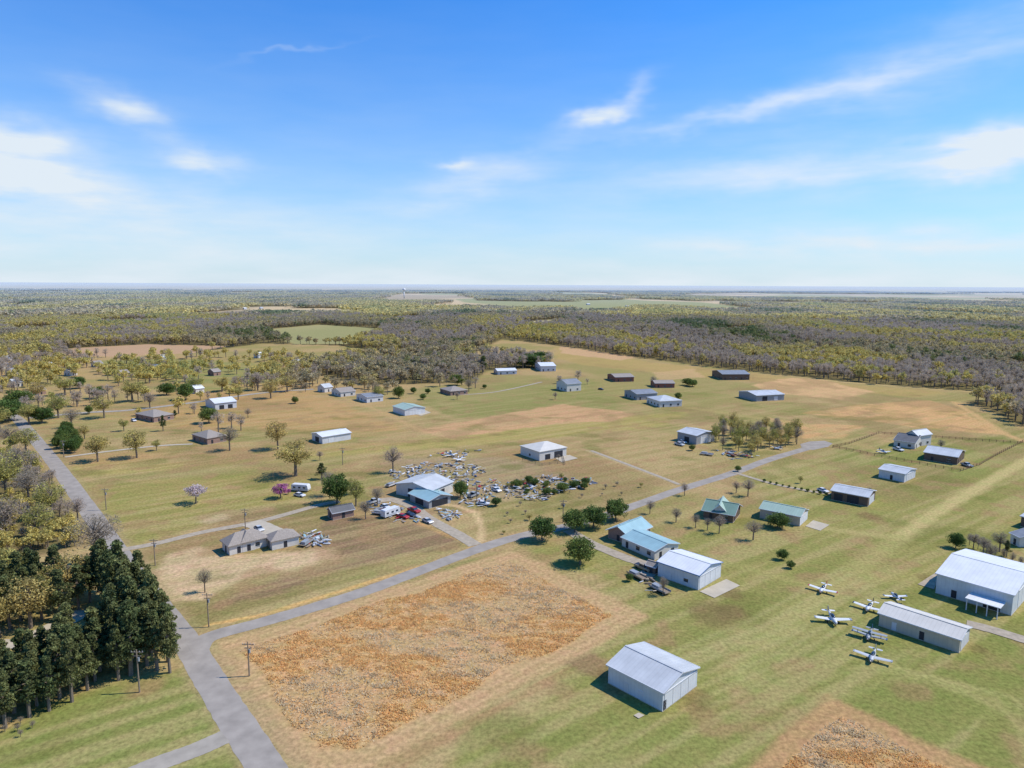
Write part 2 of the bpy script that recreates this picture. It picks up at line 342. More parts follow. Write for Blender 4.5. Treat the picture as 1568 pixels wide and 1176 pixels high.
# ------------------------------------------------------------ roads
zc=[0.02]
def cr(pts,n=6):
    out=[]
    for i in range(len(pts)-1):
        p0=pts[max(i-1,0)];p1=pts[i];p2=pts[i+1];p3=pts[min(i+2,len(pts)-1)]
        for k in range(n):
            t=k/n; out.append(tuple(.5*((2*p1[j])+(-p0[j]+p2[j])*t+(2*p0[j]-5*p1[j]+4*p2[j]-p3[j])*t*t+(-p0[j]+3*p1[j]-3*p2[j]+p3[j])*t**3) for j in (0,1)))
    out.append(tuple(pts[-1])); return out
def road(name,px,w,m='asph',smooth=True):
    p=GP(px); p=cr(p,10) if smooth else p
    z=zc[0]; zc[0]+=.006; mb=MB(); L=[];Rr=[]
    for i,a in enumerate(p):
        b0=Vector(p[max(i-1,0)]); b1=Vector(p[min(i+1,len(p)-1)]); d=(b1-b0).normalized(); n=Vector((-d.y,d.x)); ww=w/2*(1+.04*random.uniform(-1,1))
        L.append((a[0]+n.x*ww,a[1]+n.y*ww,z)); Rr.append((a[0]-n.x*ww,a[1]-n.y*ww,z))
    n=len(p); mb.add(L+Rr,[(n+i,n+i+1,i+1,i) for i in range(n-1)],m); return mb.make(name)
def pad(name,px,m='conc'):
    p=GP(px); z=zc[0]; zc[0]+=.006; mb=MB(); 
    mb.add([(a,b_,z) for a,b_ in p],[tuple(range(len(p)))[::-1]],m); return mb.make(name)
road('road',[(440,1230),(398,1160),(352,1090),(312,1025),(287,985),(240,925),(182,848),(125,765),(78,702),(45,662),(25,640),(0,628)],6.0)
road('road',[(292,990),(330,972),(400,953),(480,930),(560,905),(640,875),(740,838),(800,820),(870,805),(940,785),(1040,750),(1120,725),(1180,703),(1245,684)],4.8)
pad('road_junction',[(283,968),(300,978),(345,964),(325,985),(318,1000),(322,1020),(300,1010),(285,985)],'asph')
pad('turning_circle',[(1225,680),(1240,676),(1262,675),(1275,679),(1268,684),(1245,689),(1228,687)],'asph')
road('driveway',[(345,1128),(300,1148),(240,1170),(180,1195)],4.2,'asph2')
road('driveway',[(180,843),(240,832),(310,815),(390,800),(440,787),(490,773),(520,768)],3.2,'grav')
road('driveway',[(385,800),(405,808),(425,818),(435,826)],7,'conc')
road('driveway',[(130,935),(110,948),(70,965),(40,982),(-20,990)],5,'conc')
road('driveway',[(728,835),(700,818),(672,803),(650,790),(630,775),(600,765),(575,768)],4.6,'grav')
road('driveway',[(905,690),(950,707),(1010,730),(1040,742)],2.0,'grav')
road('driveway',[(1120,722),(1180,740),(1240,752),(1275,757)],2.2,'grav')
road('driveway',[(870,812),(905,832),(960,855),(1005,868)],4.2,'grav')
road('driveway',[(100,700),(160,692),(240,683),(295,680)],2.4,'conc')
road('road',[(45,640),(130,632),(200,628),(300,616),(400,602),(480,596)],5,'asph2')
road('driveway',[(700,605),(760,600),(830,585)],2.5,'grav')
road('driveway',[(1480,955),(1520,965),(1600,990)],4,'grav')
pad('concrete_apron',[(1071,906),(1112,887),(1133,897),(1094,916)])
pad('concrete_apron',[(1233,806),(1245,797),(1270,804),(1256,813)])
pad('concrete_apron',[(1405,895),(1431,878),(1438,882),(1430,903)],'grav')
pad('concrete_apron',[(847,700),(872,697),(885,702),(860,708)])
pad('concrete_apron',[(390,815),(412,806),(432,814),(420,822)])
pad('concrete_apron',[(975,877),(1000,868),(1012,876),(990,890)],'grav')
pad('doorstep',[(970,1096),(978,1092),(987,1096),(978,1101)])
pad('garage_apron',[(632,633),(650,628),(660,632),(645,637)])
M['water']=mat('pond_water',(.22,.24,.25),.25,.3,.1,spec=.3)
pad('pond',[(195,560),(215,557),(245,558),(255,561),(235,564),(205,564)],'water')
# ------------------------------------------------------------ buildings
def building(name,Np,Lp,Rp,h,rise,wall,roof,ridge='L',hip=False,feat=(),over=.35,trim='trim'):
    n=Vector(G(*Np)); l=Vector(G(*Lp)); r=Vector(G(*Rp))
    u=(l-n); len1=u.length; u.normalize(); v=Vector((u.y,-u.x)); 
    if v.dot(r-n)<0: v=-v
    len2=max((r-n).dot(v),len1*.35)
    len2=min(len2,40); 
    if len1<len2*.3: len1=len2*.4
    c=n+u*len1/2+v*len2/2
    if ridge=='L': ex=-u; lx=len1; wy=len2
    else: ex=v; lx=len2; wy=len1
    e=empty(name,c.x,c.y,math.atan2(ex.y,ex.x))
    X_,Y_=lx/2,wy/2
    mb=MB()
    if hip: mb.box((0,0,h/2),(lx,wy,h),wall)
    else:
        prof=[(-Y_,0),(Y_,0),(Y_,h),(0,h+rise),(-Y_,h)]
        mb.loft([[(x,a,b_) for a,b_ in prof] for x in (-X_,X_)],wall)
    mb.make('walls',e)
    fo_=MB(); fo_.box((0,0,.08),(lx+.12,wy+.12,.16),'conc'); fo_.make('foundation',e)
    rb=MB(); o=over; t=.18; zb=h+.012; so=rise/Y_*o
    if hip:
        k=min(Y_,X_*.9)
        rb.add([(-X_-o,-Y_-o,zb-.02),(X_+o,-Y_-o,zb-.02),(X_+o,Y_+o,zb-.02),(-X_-o,Y_+o,zb-.02),
                (-X_-o,-Y_-o,zb+t),(X_+o,-Y_-o,zb+t),(X_+o,Y_+o,zb+t),(-X_-o,Y_+o,zb+t),(-X_+k,0,zb+t+rise),(X_-k,0,zb+t+rise)],
               [(3,2,1,0),(0,1,5,4),(1,2,6,5),(2,3,7,6),(3,0,4,7),(4,5,9,8),(5,6,9),(6,7,8,9),(7,4,8)],roof)
    else:
        prof=[(-Y_-o,zb-so),(-Y_-o,zb-so+t),(0,zb+rise+t),(Y_+o,zb-so+t),(Y_+o,zb-so),(0,zb+rise)]
        rb.loft([[(x,a,b_) for a,b_ in prof] for x in (-X_-o,X_+o)],roof)
    rb.make('roof',e)
    if not hip:
        tb=MB()
        tb.box((0,0,zb+rise+t+.02),(lx+2*o+.1,.5,.08),roof)
        for s in(-1,1): tb.box((0,s*(Y_+o+.06),zb-so+t/2),(lx+2*o,.12,t+.06),trim)
        for s in (-1,1):
            for q_ in (-1,1):
                a=Vector((s*(X_+o+.04),q_*(Y_+o),zb-so+t/2)); b2=Vector((s*(X_+o+.04),0,zb+rise+t/2)); hw=.1
                tb.add([(a.x-.03*s,a.y,a.z-hw),(a.x-.03*s,b2.y,b2.z-hw),(a.x-.03*s,b2.y,b2.z+hw),(a.x-.03*s,a.y,a.z+hw),(a.x+.03*s,a.y,a.z-hw),(a.x+.03*s,b2.y,b2.z-hw),(a.x+.03*s,b2.y,b2.z+hw),(a.x+.03*s,a.y,a.z+hw)],
                       [(0,1,2,3),(4,7,6,5),(0,4,5,1),(3,2,6,7)],trim)
        tb.make('trim',e)
    if feat=='auto':
        feat=[]
        for sd,ln in (('-y',lx),('+y',lx),('+x',wy),('-x',wy)):
            k=max(1,int(ln/4.5))
            for i in range(k): feat.append((sd,(i+.5)/k,1.4 if i%3 else 1.0,.9 if i%3 else .17,2.1,'glass' if i%3 else 'ddoor'))
    fb=MB()
    for i,(sd,fr,wd,z0,z1,m_) in enumerate(feat):
        z0=max(z0,.17)
        if sd[1]=='y':
            sg=-1 if sd[0]=='-' else 1; x=(-X_+fr*lx)*(-sg); fb.box((x,sg*(Y_+.03),(z0+z1)/2),(wd,.08,z1-z0),m_)
            if m_=='glass':
                fb.box((x,sg*(Y_+.05),z0-.06),(wd+.2,.14,.08),'trim'); fb.box((x,sg*(Y_+.05),z1+.06),(wd+.2,.12,.08),'trim')
        else:
            sg=-1 if sd[0]=='-' else 1; y=(-Y_+fr*wy)*sg; fb.box((sg*(X_+.03),y,(z0+z1)/2),(.08,wd,z1-z0),m_)
            if m_=='door':
                fb.box((sg*(X_+.09),y,z1+.1),(.16,wd+.4,.16),'trim')
                for j in range(1,4): fb.box((sg*(X_+.075),y-wd/2+wd*j/4,(z0+z1)/2),(.02,.07,z1-z0-.1),'greyw')
    if fb.f: fb.make('doors_and_windows',e)
    if over>=.5 and not hip:
        vb=MB()
        for k in (-.25,.2): vb.tube([(lx*k,Y_*.45,h+rise*.5),(lx*k,Y_*.45,h+rise*.55+.7)],[.12,.12],'psilver',6)
        vb.make('roof_vents',e)
    return e,lx,wy
building('white_metal_hangar',(1014,1090),(931,1046),(1074,1054),4.0,1.5,'bluewall','rgrey','L',feat=[('-y',.35,1.0,0.05,2.1,'white'),('-y',.62,1.2,1.2,2.0,'trim'),('+x',.5,11,.05,3.5,'door'),('+x',.06,.9,.05,2.1,'ddoor')])
building('pale_blue_hangar',(1069,904),(1007,882),(1111,886),4.2,1.3,'bluewall','rwhite','L',feat=[('+x',.5,11,.05,3.6,'door'),('-y',.3,1,.05,2.1,'trim'),('-y',.7,1.3,1.2,2.1,'glass')],trim='bluetrim')
building('blue_roof_workshop',(1002,858),(952,836),(1038,846),2.8,1.2,'siding','rteal','L',feat='auto')
building('blue_roof_house',(962,834),(931,824),(996,819),2.9,2.0,'brick','rteal','R',feat='auto',over=.6)
e,lx,wy=building('large_white_hangar',(1548,943),(1432,908),(1610,905),5.4,2.0,'bluewall','rwhite','L',feat=[('+x',.5,14,.05,4.8,'door'),('-y',.25,1.2,.05,2.2,'ddoor'),('-y',.75,3.6,.05,3,'ddoor')])
mb=MB(); mb.box((lx*.20,-wy/2-2.6,3.1),(lx*.45,5.0,.15),'rwhite'); 
for i in range(4): mb.box((lx*(-.0+.13*i),-wy/2-4.8,1.5),(.2,.2,3.0),'trim')
mb.make('lean_to_canopy',e)
building('cream_roof_hangar',(1468,1000),(1345,958),(1493,984),3.2,1.1,'tan','rcream','L',feat=[('-y',.2,1,.05,2.1,'trim'),('-y',.55,1,.05,2.1,'ddoor'),('+x',.5,6,.05,2.9,'white')])
building('green_roof_hangar',(1224,806),(1163,793),(1245,797),3.4,1.5,'tan','rpgreen','L',feat=[('+x',.5,9,.05,3,'door'),('-y',.3,1.2,1,2,'glass'),('-y',.6,3,.05,2.6,'ddoor')])
building('green_roof_house',(1122,801),(1077,793),(1148,790),3.0,2.2,'brown','rgreen','L',feat='auto',over=.7)
building('green_roof_garage',(1112,798),(1090,795),(1135,787),3.2,2.2,'siding','rpgreen','R',feat='auto',over=.5)
building('brown_hangar',(1328,776),(1272,765),(1347,767),3.6,1.2,'brown','rgrey','L',feat=[('-y',.2,3,.05,2.8,'ddoor'),('-y',.6,4,.05,3.0,'ddoor'),('+x',.5,7,.05,3.0,'trim')])
building('white_metal_hangar',(1384,739),(1345,731),(1401,731),3.6,1,'bluewall','rgrey','L',feat=[('-y',.5,1,.05,2.1,'ddoor'),('+x',.5,7,.05,3,'door')])
building('brown_barn_house',(1465,712),(1414,704),(1480,703),3.6,1.8,'brown','rgrey','L',feat='auto')
building('white_house',(1400,688),(1368,683),(1413,680),3.2,2.4,'siding','rdark','L',feat='auto')
building('two_storey_house',(1404,684),(1386,680),(1412,678),5.6,2.0,'siding','rgrey','R',feat='auto')
building('grey_hangar',(1066,681),(1037,674),(1092,675),4.6,1.3,'greyw','rgrey','L',feat=[('+x',.5,8,.05,3.8,'door'),('-y',.5,3,.05,3,'ddoor')])
building('white_hangar_house',(826,706),(797,696),(869,699),4.2,2.2,'siding','rcream','L',hip=True,feat=[('+x',.3,3,.05,2.6,'ddoor'),('+x',.7,5,.05,3.2,'ddoor'),('-y',.5,1.2,1,2,'glass')])
building('white_metal_shed',(494,680),(478,674),(535,672),3.6,1.1,'white','rwhite','R',feat=[('-y',.3,3,.05,2.8,'door'),('-x',.5,4,.05,2.8,'ddoor')])
building('pale_green_hangar',(620,637),(602,631),(647,632),3.8,1.4,'white','rpgreen','L',feat=[('+x',.5,8,.05,3.2,'door')])
building('white_hangar',(562,617),(546,612),(586,614),3.8,1.3,'white','rblue','R',feat='auto')
building('farmhouse',(522,608),(508,604),(546,606),3.4,2,'siding','rshing','R',feat='auto')
building('white_barn',(330,628),(315,622),(362,624),4.2,1.8,'white','rwhite','R',feat=[('-y',.3,3,.05,2.8,'ddoor'),('-y',.7,3,.05,2.8,'ddoor')])
building('brick_house',(236,647),(208,641),(262,641),3,2.6,'brick','rshing','R',hip=True,feat='auto')
building('brick_house',(318,681),(295,674),(341,674),3,2.6,'brick','rshing','R',hip=True,feat='auto')
building('tan_house',(352,851),(341,842),(412,839),2.9,2.6,'siding','rshing','R',hip=True,feat='auto',over=.6)
building('tan_house_wing',(372,846),(362,836),(392,842),3.0,2.6,'siding','rshing','L',hip=True,feat='auto',over=.6)
building('garage',(417,843),(408,834),(457,833),2.8,2.0,'siding','rshing','R',hip=True,feat='auto',over=.5)
building('metal_workshop',(660,768),(607,757),(712,757),4.2,1.8,'siding','rgrey','R',feat=[('-y',.2,3,.05,3,'ddoor'),('-y',.5,3,.05,3,'ddoor'),('-x',.5,5,.05,3.4,'ddoor')])
building('workshop_porch',(657,779),(628,767),(684,768),3.0,1.4,'greyw','rteal','L',feat=[('+x',.5,7,.05,2.6,'ddoor'),('-y',.5,5,.05,2.6,'ddoor')],over=.6)
building('brown_shed',(510,797),(502,791),(546,793),2.6,1.3,'brick','rdark','R',feat='auto')
building('brick_house',(690,606),(674,601),(714,603),3,2.4,'brick','rshing','R',hip=True,feat='auto')
building('white_shed',(762,574),(756,571),(789,572),3.4,1.4,'white','rwhite','R',feat='auto')
building('white_barn',(828,569),(819,564),(848,567),5,2,'white','rwhite','R',feat='auto')
building('two_storey_house',(868,600),(852,596),(889,598),5.8,2.6,'siding','rblue','R',feat='auto')
building('brown_hangar',(942,585),(930,580),(967,583),4,1.6,'redw','rshing','R',feat='auto')
building('red_barn',(1003,594),(996,590),(1029,592),3.6,1.5,'redw','rshing','R',feat='auto')
building('slate_roof_hangar',(975,613),(956,607),(1002,610),4.4,1.6,'greyw','rblue','R',feat='auto')
building('farmhouse',(1010,624),(990,617),(1037,620),4.0,2.4,'siding','rgrey','R',hip=True,feat='auto')
building('dark_hangar',(1106,582),(1090,576),(1142,580),5,1.8,'brown','rblue','R',feat='auto')
building('grey_hangar',(1158,615),(1131,608),(1189,610),4.2,1.5,'greyw','rgrey','R',feat=[('-y',.3,4,.05,3.4,'ddoor'),('-y',.7,3,.05,3.,'trim')])
building('garden_shed',(1560,838),(1546,831),(1585,828),3.2,1.5,'siding','rblue','L',feat='auto')
building('barn',(1595,815),(1562,806),(1625,800),3.6,1.5,'brown','rgrey','L',feat='auto')
building('portable_shed',(1003,880),(990,876),(1010,875),2.2,.8,'brown','rshing','L',feat='auto')
HS=[(12,553,'rwhite','white'),(45,560,'rshing','siding'),(190,577,'rshing','brick'),(290,603,'rwhite','siding'),(303,602,'rwhite','siding'),(398,548,'rwhite','white'),(60,604,'rshing','brick'),(25,592,'rgrey','siding'),(455,560,'rgrey','siding'),(110,575,'rshing','siding'),(640,516,'rwhite','white'),(375,474,'rwhite','white'),(400,473,'rgrey','white'),(930,487,'rwhite','white'),(1230,484,'rwhite','white'),(60,530,'rgrey','siding'),(20,575,'rgrey','siding'),(35,540,'rwhite','siding'),(8,565,'rshing','siding'),(75,565,'rgrey','siding'),(150,562,'rshing','siding'),(330,575,'rshing','brick'),(250,552,'rgrey','siding'),(500,600,'rgrey','siding'),(470,575,'rshing','siding'),(590,512,'rwhite','white'),(800,476,'rwhite','white'),(900,467,'rwhite','white'),(960,470,'rgrey','white'),(290,478,'rwhite','white'),(1150,476,'rwhite','white'),(1400,470,'rwhite','white')]
for i,(x,y,rf,wl) in enumerate(HS):
    w=13*(y-435)/80*.5; dy=max(.25,(y-435)*(y-435)/80/1045*9)
    building('farmhouse',(x-w*.2,y+dy*.4),(x-w,y-dy*.2),(x+w,y),3.6,2.2,wl,rf,'R',feat='auto')
# ------------------------------------------------------------ trees
def leafquads(cs,size,rs,flat=.0,elong=1.):
    n=len(cs); a=rs.normal(size=(n,3)); a/=np.linalg.norm(a,axis=1)[:,None]; a[:,2]*=(1-flat)
    b_=np.cross(a,rs.normal(size=(n,3))); b_/=np.linalg.norm(b_,axis=1)[:,None]
    s=(size*rs.uniform(.6,1.3,n))[:,None]; a=a*s*elong; b_=b_*s/elong*.8
    return np.stack([cs-a,cs-b_*.9,cs+a,cs+b_],1)
def treemesh(name,kind,Ht,Wd,ncl,nlf,ls,seed,leafm,bare=False,limbs=True,tv=(.62,1.3)):
    rs=np.random.default_rng(seed); rd=random.Random(seed); mb=MB()
    tr=Ht*.022+.06; lean=(rd.uniform(-.3,.3),rd.uniform(-.3,.3))
    cl=[]
    if kind=='pine':
        top=Ht*.97; mb.tube([(0,0,-.1),(lean[0]*.5,lean[1]*.5,Ht*.5),(lean[0],lean[1],top)],[tr*1.1,tr*.8,.04],'bark',6)
        for i in range(ncl):
            t=(i+.5)/ncl; z=Ht*(.32+.66*t); rr=Wd/2*(1-t)**.5*(.74+.26*math.sin(t*11+seed)); an=i*2.4+rd.uniform(-.4,.4)
            d=rr*rd.uniform(.35,1.0); cl.append((d*math.cos(an)+lean[0]*t,d*math.sin(an)+lean[1]*t,z,max(.5,Wd*.155*(1.2-t)),.6))
    else:
        base=.12 if kind=='round' else .3
        mb.tube([(0,0,-.1),(lean[0]*.4,lean[1]*.4,Ht*base),(lean[0],lean[1],Ht*.62)],[tr*1.2,tr,tr*.35],'bark',6)
        for i in range(ncl):
            a=rs.normal(size=3); a/=np.linalg.norm(a); r=rs.uniform(.35,1)**.5*rd.choice((.66,.78,.9))
            z=a[2]*r; x=a[0]*r*Wd/2*(1.0 if z<.2 else .9); y=a[1]*r*Wd/2
            cz=Ht*(base+(1-base)*.5); hz_=Ht*(1-base)*.5
            cl.append((x+lean[0],y+lean[1],cz+z*hz_*.95,Wd*rd.uniform(.11,.22),.8))
    if limbs:
        for (x,y,z,r,_) in cl[::(1 if bare or kind!='pine' else 2)]:
            z0=z*.72 if kind!='pine' else z-.4
            z0=min(z0,Ht*.6) if kind!='pine' else z0
            f=z0/Ht
            mb.tube([(lean[0]*f,lean[1]*f,z0),((x+lean[0]*f)*.45,(y+lean[1]*f)*.45,(z*.55+z0*.45)),(x,y,z)],[tr*.4,tr*.25,.03],'bark',4)
    nv0=len(mb.v)
    P=[];T=[]
    per=max(1,nlf//len(cl))
    for (x,y,z,r,sq) in cl:
        d=rs.normal(size=(per,3)); d/=np.linalg.norm(d,axis=1)[:,None]; d*=(rs.uniform(.15,1,per)**.45)[:,None]*r; d[:,2]*=sq
        P.append(d+np.array([x,y,z])); T.append(np.full(per,rd.uniform(*tv))*rs.uniform(.8,1.2,per))
    P=np.concatenate(P);T=np.concatenate(T)
    Q=leafquads(P,ls,rs,.0,2.6 if bare else 1.15)
    lm=mb.mi(leafm)
    V=Q.reshape(-1,3); mb.v+= [tuple(p) for p in V.tolist()]
    mb.f+= [[nv0+4*i,nv0+4*i+1,nv0+4*i+2,nv0+4*i+3] for i in range(len(P))]; mb.m+=[lm]*len(P)
    me=bpy.data.meshes.new(name); me.from_pydata(mb.v,[],mb.f)
    for m_ in mb.mats: me.materials.append(M[m_] if isinstance(m_,str) else m_)
    me.polygons.foreach_set('material_index',mb.m)
    at=me.color_attributes.new('tint','FLOAT_COLOR','POINT'); c=np.ones((len(mb.v),4),np.float32); c[nv0:,:3]=np.repeat(T,4)[:,None]; at.data.foreach_set('color',c.ravel())
    me.update(); return me
TM={}
TM['pine']=[treemesh('pine_mesh','pine',10,5.2,52,3300,.175,s,'pine') for s in (1,2,3,4)]
TM['round']=[treemesh('round_mesh','round',10,10,60,5500,.26,s,'green') for s in (5,6,7)]
TM['bud']=[treemesh('bud_mesh','broad',10,8.5,46,2400,.18,s,'bud') for s in (8,9,10)]
TM['bare']=[treemesh('bare_mesh','broad',10,8,60,1700,.14,s,'twig',bare=True) for s in (11,12,13)]
TM['pink']=[treemesh('pink_mesh','broad',10,10,30,2000,.28,14,'pink')]
TM['blossom']=[treemesh('blossom_mesh','broad',10,10,30,1600,.28,15,'blossom')]
NM={'pine':'pine_tree','round':'evergreen_tree','bud':'budding_tree','bare':'bare_tree','pink':'redbud_tree','blossom':'blossoming_tree'}
def tree(kind,x,y,h,name=None,wide=1):
    me=random.choice(TM[kind]); o=bpy.data.objects.new(name or NM[kind],me); sc.collection.objects.link(o)
    s=h/10; o.location=(x,y,0); o.scale=(s*wide*random.uniform(.9,1.1),s*wide*random.uniform(.9,1.1),s); o.rotation_euler=(0,0,random.uniform(0,6.28)); return o
for k,x,yb,yt,w in [
 ('round',830,828,788,1.1),('round',888,864,819,1.05),('round',880,814,778,1.1),('round',909,808,772,1.1),('round',943,797,761,1.0),
 ('round',1197,857,839,1.0),('round',1210,870,857,1.1),('round',964,890,877,1),('round',1463,839,813,.9),('round',705,762,734,.9),('round',516,770,722,.9),
 ('pine',493,734,709,1.6),('round',1190,808,783,1.3),('pine',1541,852,826,1),('round',760,775,760,1.1),
 ('bud',453,729,670,1.15),('bud',426,688,643,1.1),('bud',210,701,657,1.05),('bud',150,707,662,1),('bud',240,690,672,1),
 ('bare',352,690,652,1.1),('bare',602,724,682,.9),('bare',314,907,868,.8),('bare',1048,759,738,1),('bare',1127,755,736,1),('bare',1145,760,732,1),
 ('bare',1101,817,787,1),('bare',1035,800,777,1),('bare',1065,808,786,1),('bare',1153,827,795,1),('bare',1083,812,792,1),('bare',560,795,765,1),('bare',578,775,745,1),
 ('bare',995,787,765,1),('bare',1015,912,880,.7),('bare',148,862,785,1.15),('bare',120,800,760,1),('bare',1530,845,812,1),('bare',1490,840,815,1),
 ('pink',430,763,740,1.3),('blossom',300,771,742,1.2),('pink',442,757,748,1),
 ('bud',538,757,730,1),('bud',545,775,735,1),('bare',505,760,720,1),('bare',1505,850,820,.9),('bare',1515,860,830,.9),
 ('round',452,618,606,1),('round',320,648,622,1.1),('round',137,634,620,1),('round',285,612,585,1.1),('bud',203,615,580,1.3),('bud',415,610,582,1.2),('bare',575,605,585,1),('pine',268,640,628,1.5),
 ('round',65,648,620,1.2),('round',15,645,610,1.3),('bud',190,660,640,1),('round',610,610,590,1),('pine',250,660,636,1),('bare',468,600,585,1),('bud',130,672,650,1),
 ('round',633,603,592,1),('round',648,612,602,1),('round',655,603,594,1),('bare',718,600,580,1),('round',1038,612,600,1),('round',1052,590,578,1.4),('round',1060,592,580,1.4),
 ('round',815,562,540,1.6),('round',800,562,545,1.6),('round',828,558,537,1.4),('bare',1000,590,575,1),('round',742,595,588,1),('bare',700,612,600,1),('round',1130,722,712,1),
 ('bare',380,640,625,1),('bare',850,612,600,1),('pine',740,570,545,1.5),('bud',365,612,590,1),('bud',90,640,605,1.3),('bud',45,650,615,1.2),('round',30,625,595,1.2),('bare',110,655,625,1.2),('bud',160,640,605,1.2),('bare',230,625,600,1.2),('round',255,605,585,1.2),('bud',300,600,575,1.3),('bud',340,600,575,1.2),('round',150,610,590,1.2),('bud',440,600,575,1.3),('bare',395,598,570,1.3),('bud',60,612,585,1.3),('bud',100,605,575,1.3),('round',120,595,575,1.2),('bare',15,690,650,1.2),('bud',40,695,655,1.2),('bud',0,660,620,1.2),
 ('bud',10,760,690,1.1),('bare',45,770,715,1.1),('bud',80,790,735,1.1),('bare',10,820,760,1.1),('bud',60,825,770,1.1),('bare',30,735,680,1.1),
 ('bare',855,705,695,1),('bud',580,612,590,1.2),('bare',540,598,578,1.3),('round',700,590,572,1.2),('bare',490,705,690,1),('bud',1225,740,728,1),('bare',1330,760,745,1),('round',1290,752,744,1),('round',1060,690,680,1),('bare',1440,690,672,1),('round',1380,672,662,1.2)]:
    gx,gy=G(x,yb); tree(k,gx,gy,(yb-yt)*H/(yb-435)*1.03,wide=w)
def inpoly(px,n,minsep):
    poly=GP(px); P=np.array(poly); out=[]; tries=0
    while len(out)<n and tries<n*60:
        tries+=1; x=random.uniform(P[:,0].min(),P[:,0].max()); y=random.uniform(P[:,1].min(),P[:,1].max())
        if psdf(np.array([x]),np.array([y]),poly)[0]<0: continue
        if all((x-a)**2+(y-b_)**2>minsep**2 for a,b_ in out): out.append((x,y))
    return out
for x,y in inpoly([(150,905),(215,925),(278,1010),(266,1032),(190,1036),(168,1000),(175,960)],42,3.1): tree('pine',x,y,random.uniform(12,16.5),wide=1)
for x,y in inpoly([(-140,1085),(0,1060),(110,1012),(178,1012),(186,1040),(60,1100),(-140,1165)],58,3.0): tree('pine',x,y,random.uniform(10.5,13.5),wide=1)
for x,y in inpoly([(-160,900),(60,900),(130,905),(150,925),(90,955),(30,975),(-160,990)],58,3.6): tree(random.choice(['pine','pine','pine','pine','pine','bud']),x,y,random.uniform(10,14))
for x,y in inpoly([(85,690),(100,660),(118,668),(125,692),(105,697)],22,2.6): tree('round',x,y,random.uniform(6,8),'cedar_tree',.6)
for x,y in inpoly([(1090,672),(1110,655),(1220,668),(1225,682),(1150,700),(1095,690)],48,4.2): tree(random.choice(['bud','bud','bud','bud','bare']),x,y,random.uniform(7,11),wide=.75)
for i in range(14):
    gx,gy=G(1170+i*9.5,738+i*2.1); tree('round',gx,gy,1.3*random.uniform(.7,1.2),'garden_shrub',1)
for i in range(7):
    gx,gy=G(1484+i*13,835+i*6); tree('bare',gx,gy,4,'young_tree',.7)
for x,y in inpoly([(765,745),(850,730),(905,738),(900,750),(820,762),(770,762)],22,3): tree(random.choice(['round','round','bud']),x,y,random.uniform(1.5,4),'shrub',1.2)
for x,y in inpoly([(0,1100),(60,1110),(30,1130),(0,1120)],8,2): tree('bare',x,y,1.5,'shrub',1)
for x,y in inpoly([(730,835),(800,760),(930,740),(1000,745),(850,790)],16,5): tree(random.choice(['bare','bud','bare']),x,y,random.uniform(1.2,2.6),'shrub',1.2)
# --- forest material
def forestmat(name,stops,tw):
    m=bpy.data.materials.new(name); m.use_nodes=True; nt=m.node_tree; b=nt.nodes['Principled BSDF']; b.inputs['Roughness'].default_value=.9; b.inputs['Specular IOR Level'].default_value=.0
    ge=nd(nt,'ShaderNodeNewGeometry'); oi=nd(nt,'ShaderNodeObjectInfo'); at=nd(nt,'ShaderNodeAttribute',attribute_name='tint')
    mp=nd(nt,'ShaderNodeMapping'); mp.inputs['Scale'].default_value=(1,.4,0); nt.links.new(ge.outputs['Position'],mp.inputs['Vector'])
    n=nd(nt,'ShaderNodeTexNoise'); n.inputs['Scale'].default_value=.0032; n.inputs['Detail'].default_value=3; n.inputs['Roughness'].default_value=.55; nt.links.new(mp.outputs[0],n.inputs['Vector'])
    st=nd(nt,'ShaderNodeMapRange'); nt.links.new(n.outputs['Fac'],st.inputs['Value']); st.inputs['From Min'].default_value=.35; st.inputs['From Max'].default_value=.64
    ad=nd(nt,'ShaderNodeMath',operation='MULTIPLY_ADD'); nt.links.new(oi.outputs['Random'],ad.inputs[0]); ad.inputs[1].default_value=.22
    ml=nd(nt,'ShaderNodeMath',operation='MULTIPLY'); nt.links.new(st.outputs[0],ml.inputs[0]); ml.inputs[1].default_value=.78; nt.links.new(ml.outputs[0],ad.inputs[2])
    cr_=nd(nt,'ShaderNodeValToRGB'); nt.links.new(ad.outputs[0],cr_.inputs[0]); e=cr_.color_ramp
    e.elements[0].position=stops[0][0]; e.elements[0].color=(*stops[0][1],1); e.elements[1].position=stops[-1][0]; e.elements[1].color=(*stops[-1][1],1)
    for p,c in stops[1:-1]: x=e.elements.new(p); x.color=(*c,1)
    v=nd(nt,'ShaderNodeVectorMath',operation='MULTIPLY'); nt.links.new(cr_.outputs[0],v.inputs[0]); nt.links.new(at.outputs['Color'],v.inputs[1])
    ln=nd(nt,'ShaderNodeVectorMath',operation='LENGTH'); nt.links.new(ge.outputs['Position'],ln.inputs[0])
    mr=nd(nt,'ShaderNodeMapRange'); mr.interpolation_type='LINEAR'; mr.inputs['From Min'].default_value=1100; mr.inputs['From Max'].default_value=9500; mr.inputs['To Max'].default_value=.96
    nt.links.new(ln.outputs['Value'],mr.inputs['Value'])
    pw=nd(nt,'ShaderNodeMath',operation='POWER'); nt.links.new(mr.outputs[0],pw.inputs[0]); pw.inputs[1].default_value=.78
    mx=nd(nt,'ShaderNodeMix',data_type='RGBA'); nt.links.new(pw.outputs[0],mx.inputs['Factor']); nt.links.new(v.outputs[0],mx.inputs[6]); mx.inputs[7].default_value=(.62,.67,.70,1)  # aerial haze baked into foliage colour, paler with distance from the origin
    nt.links.new(mx.outputs[2],b.inputs['Base Color']); translucent(nt,b,mx.outputs[2],.4); return m
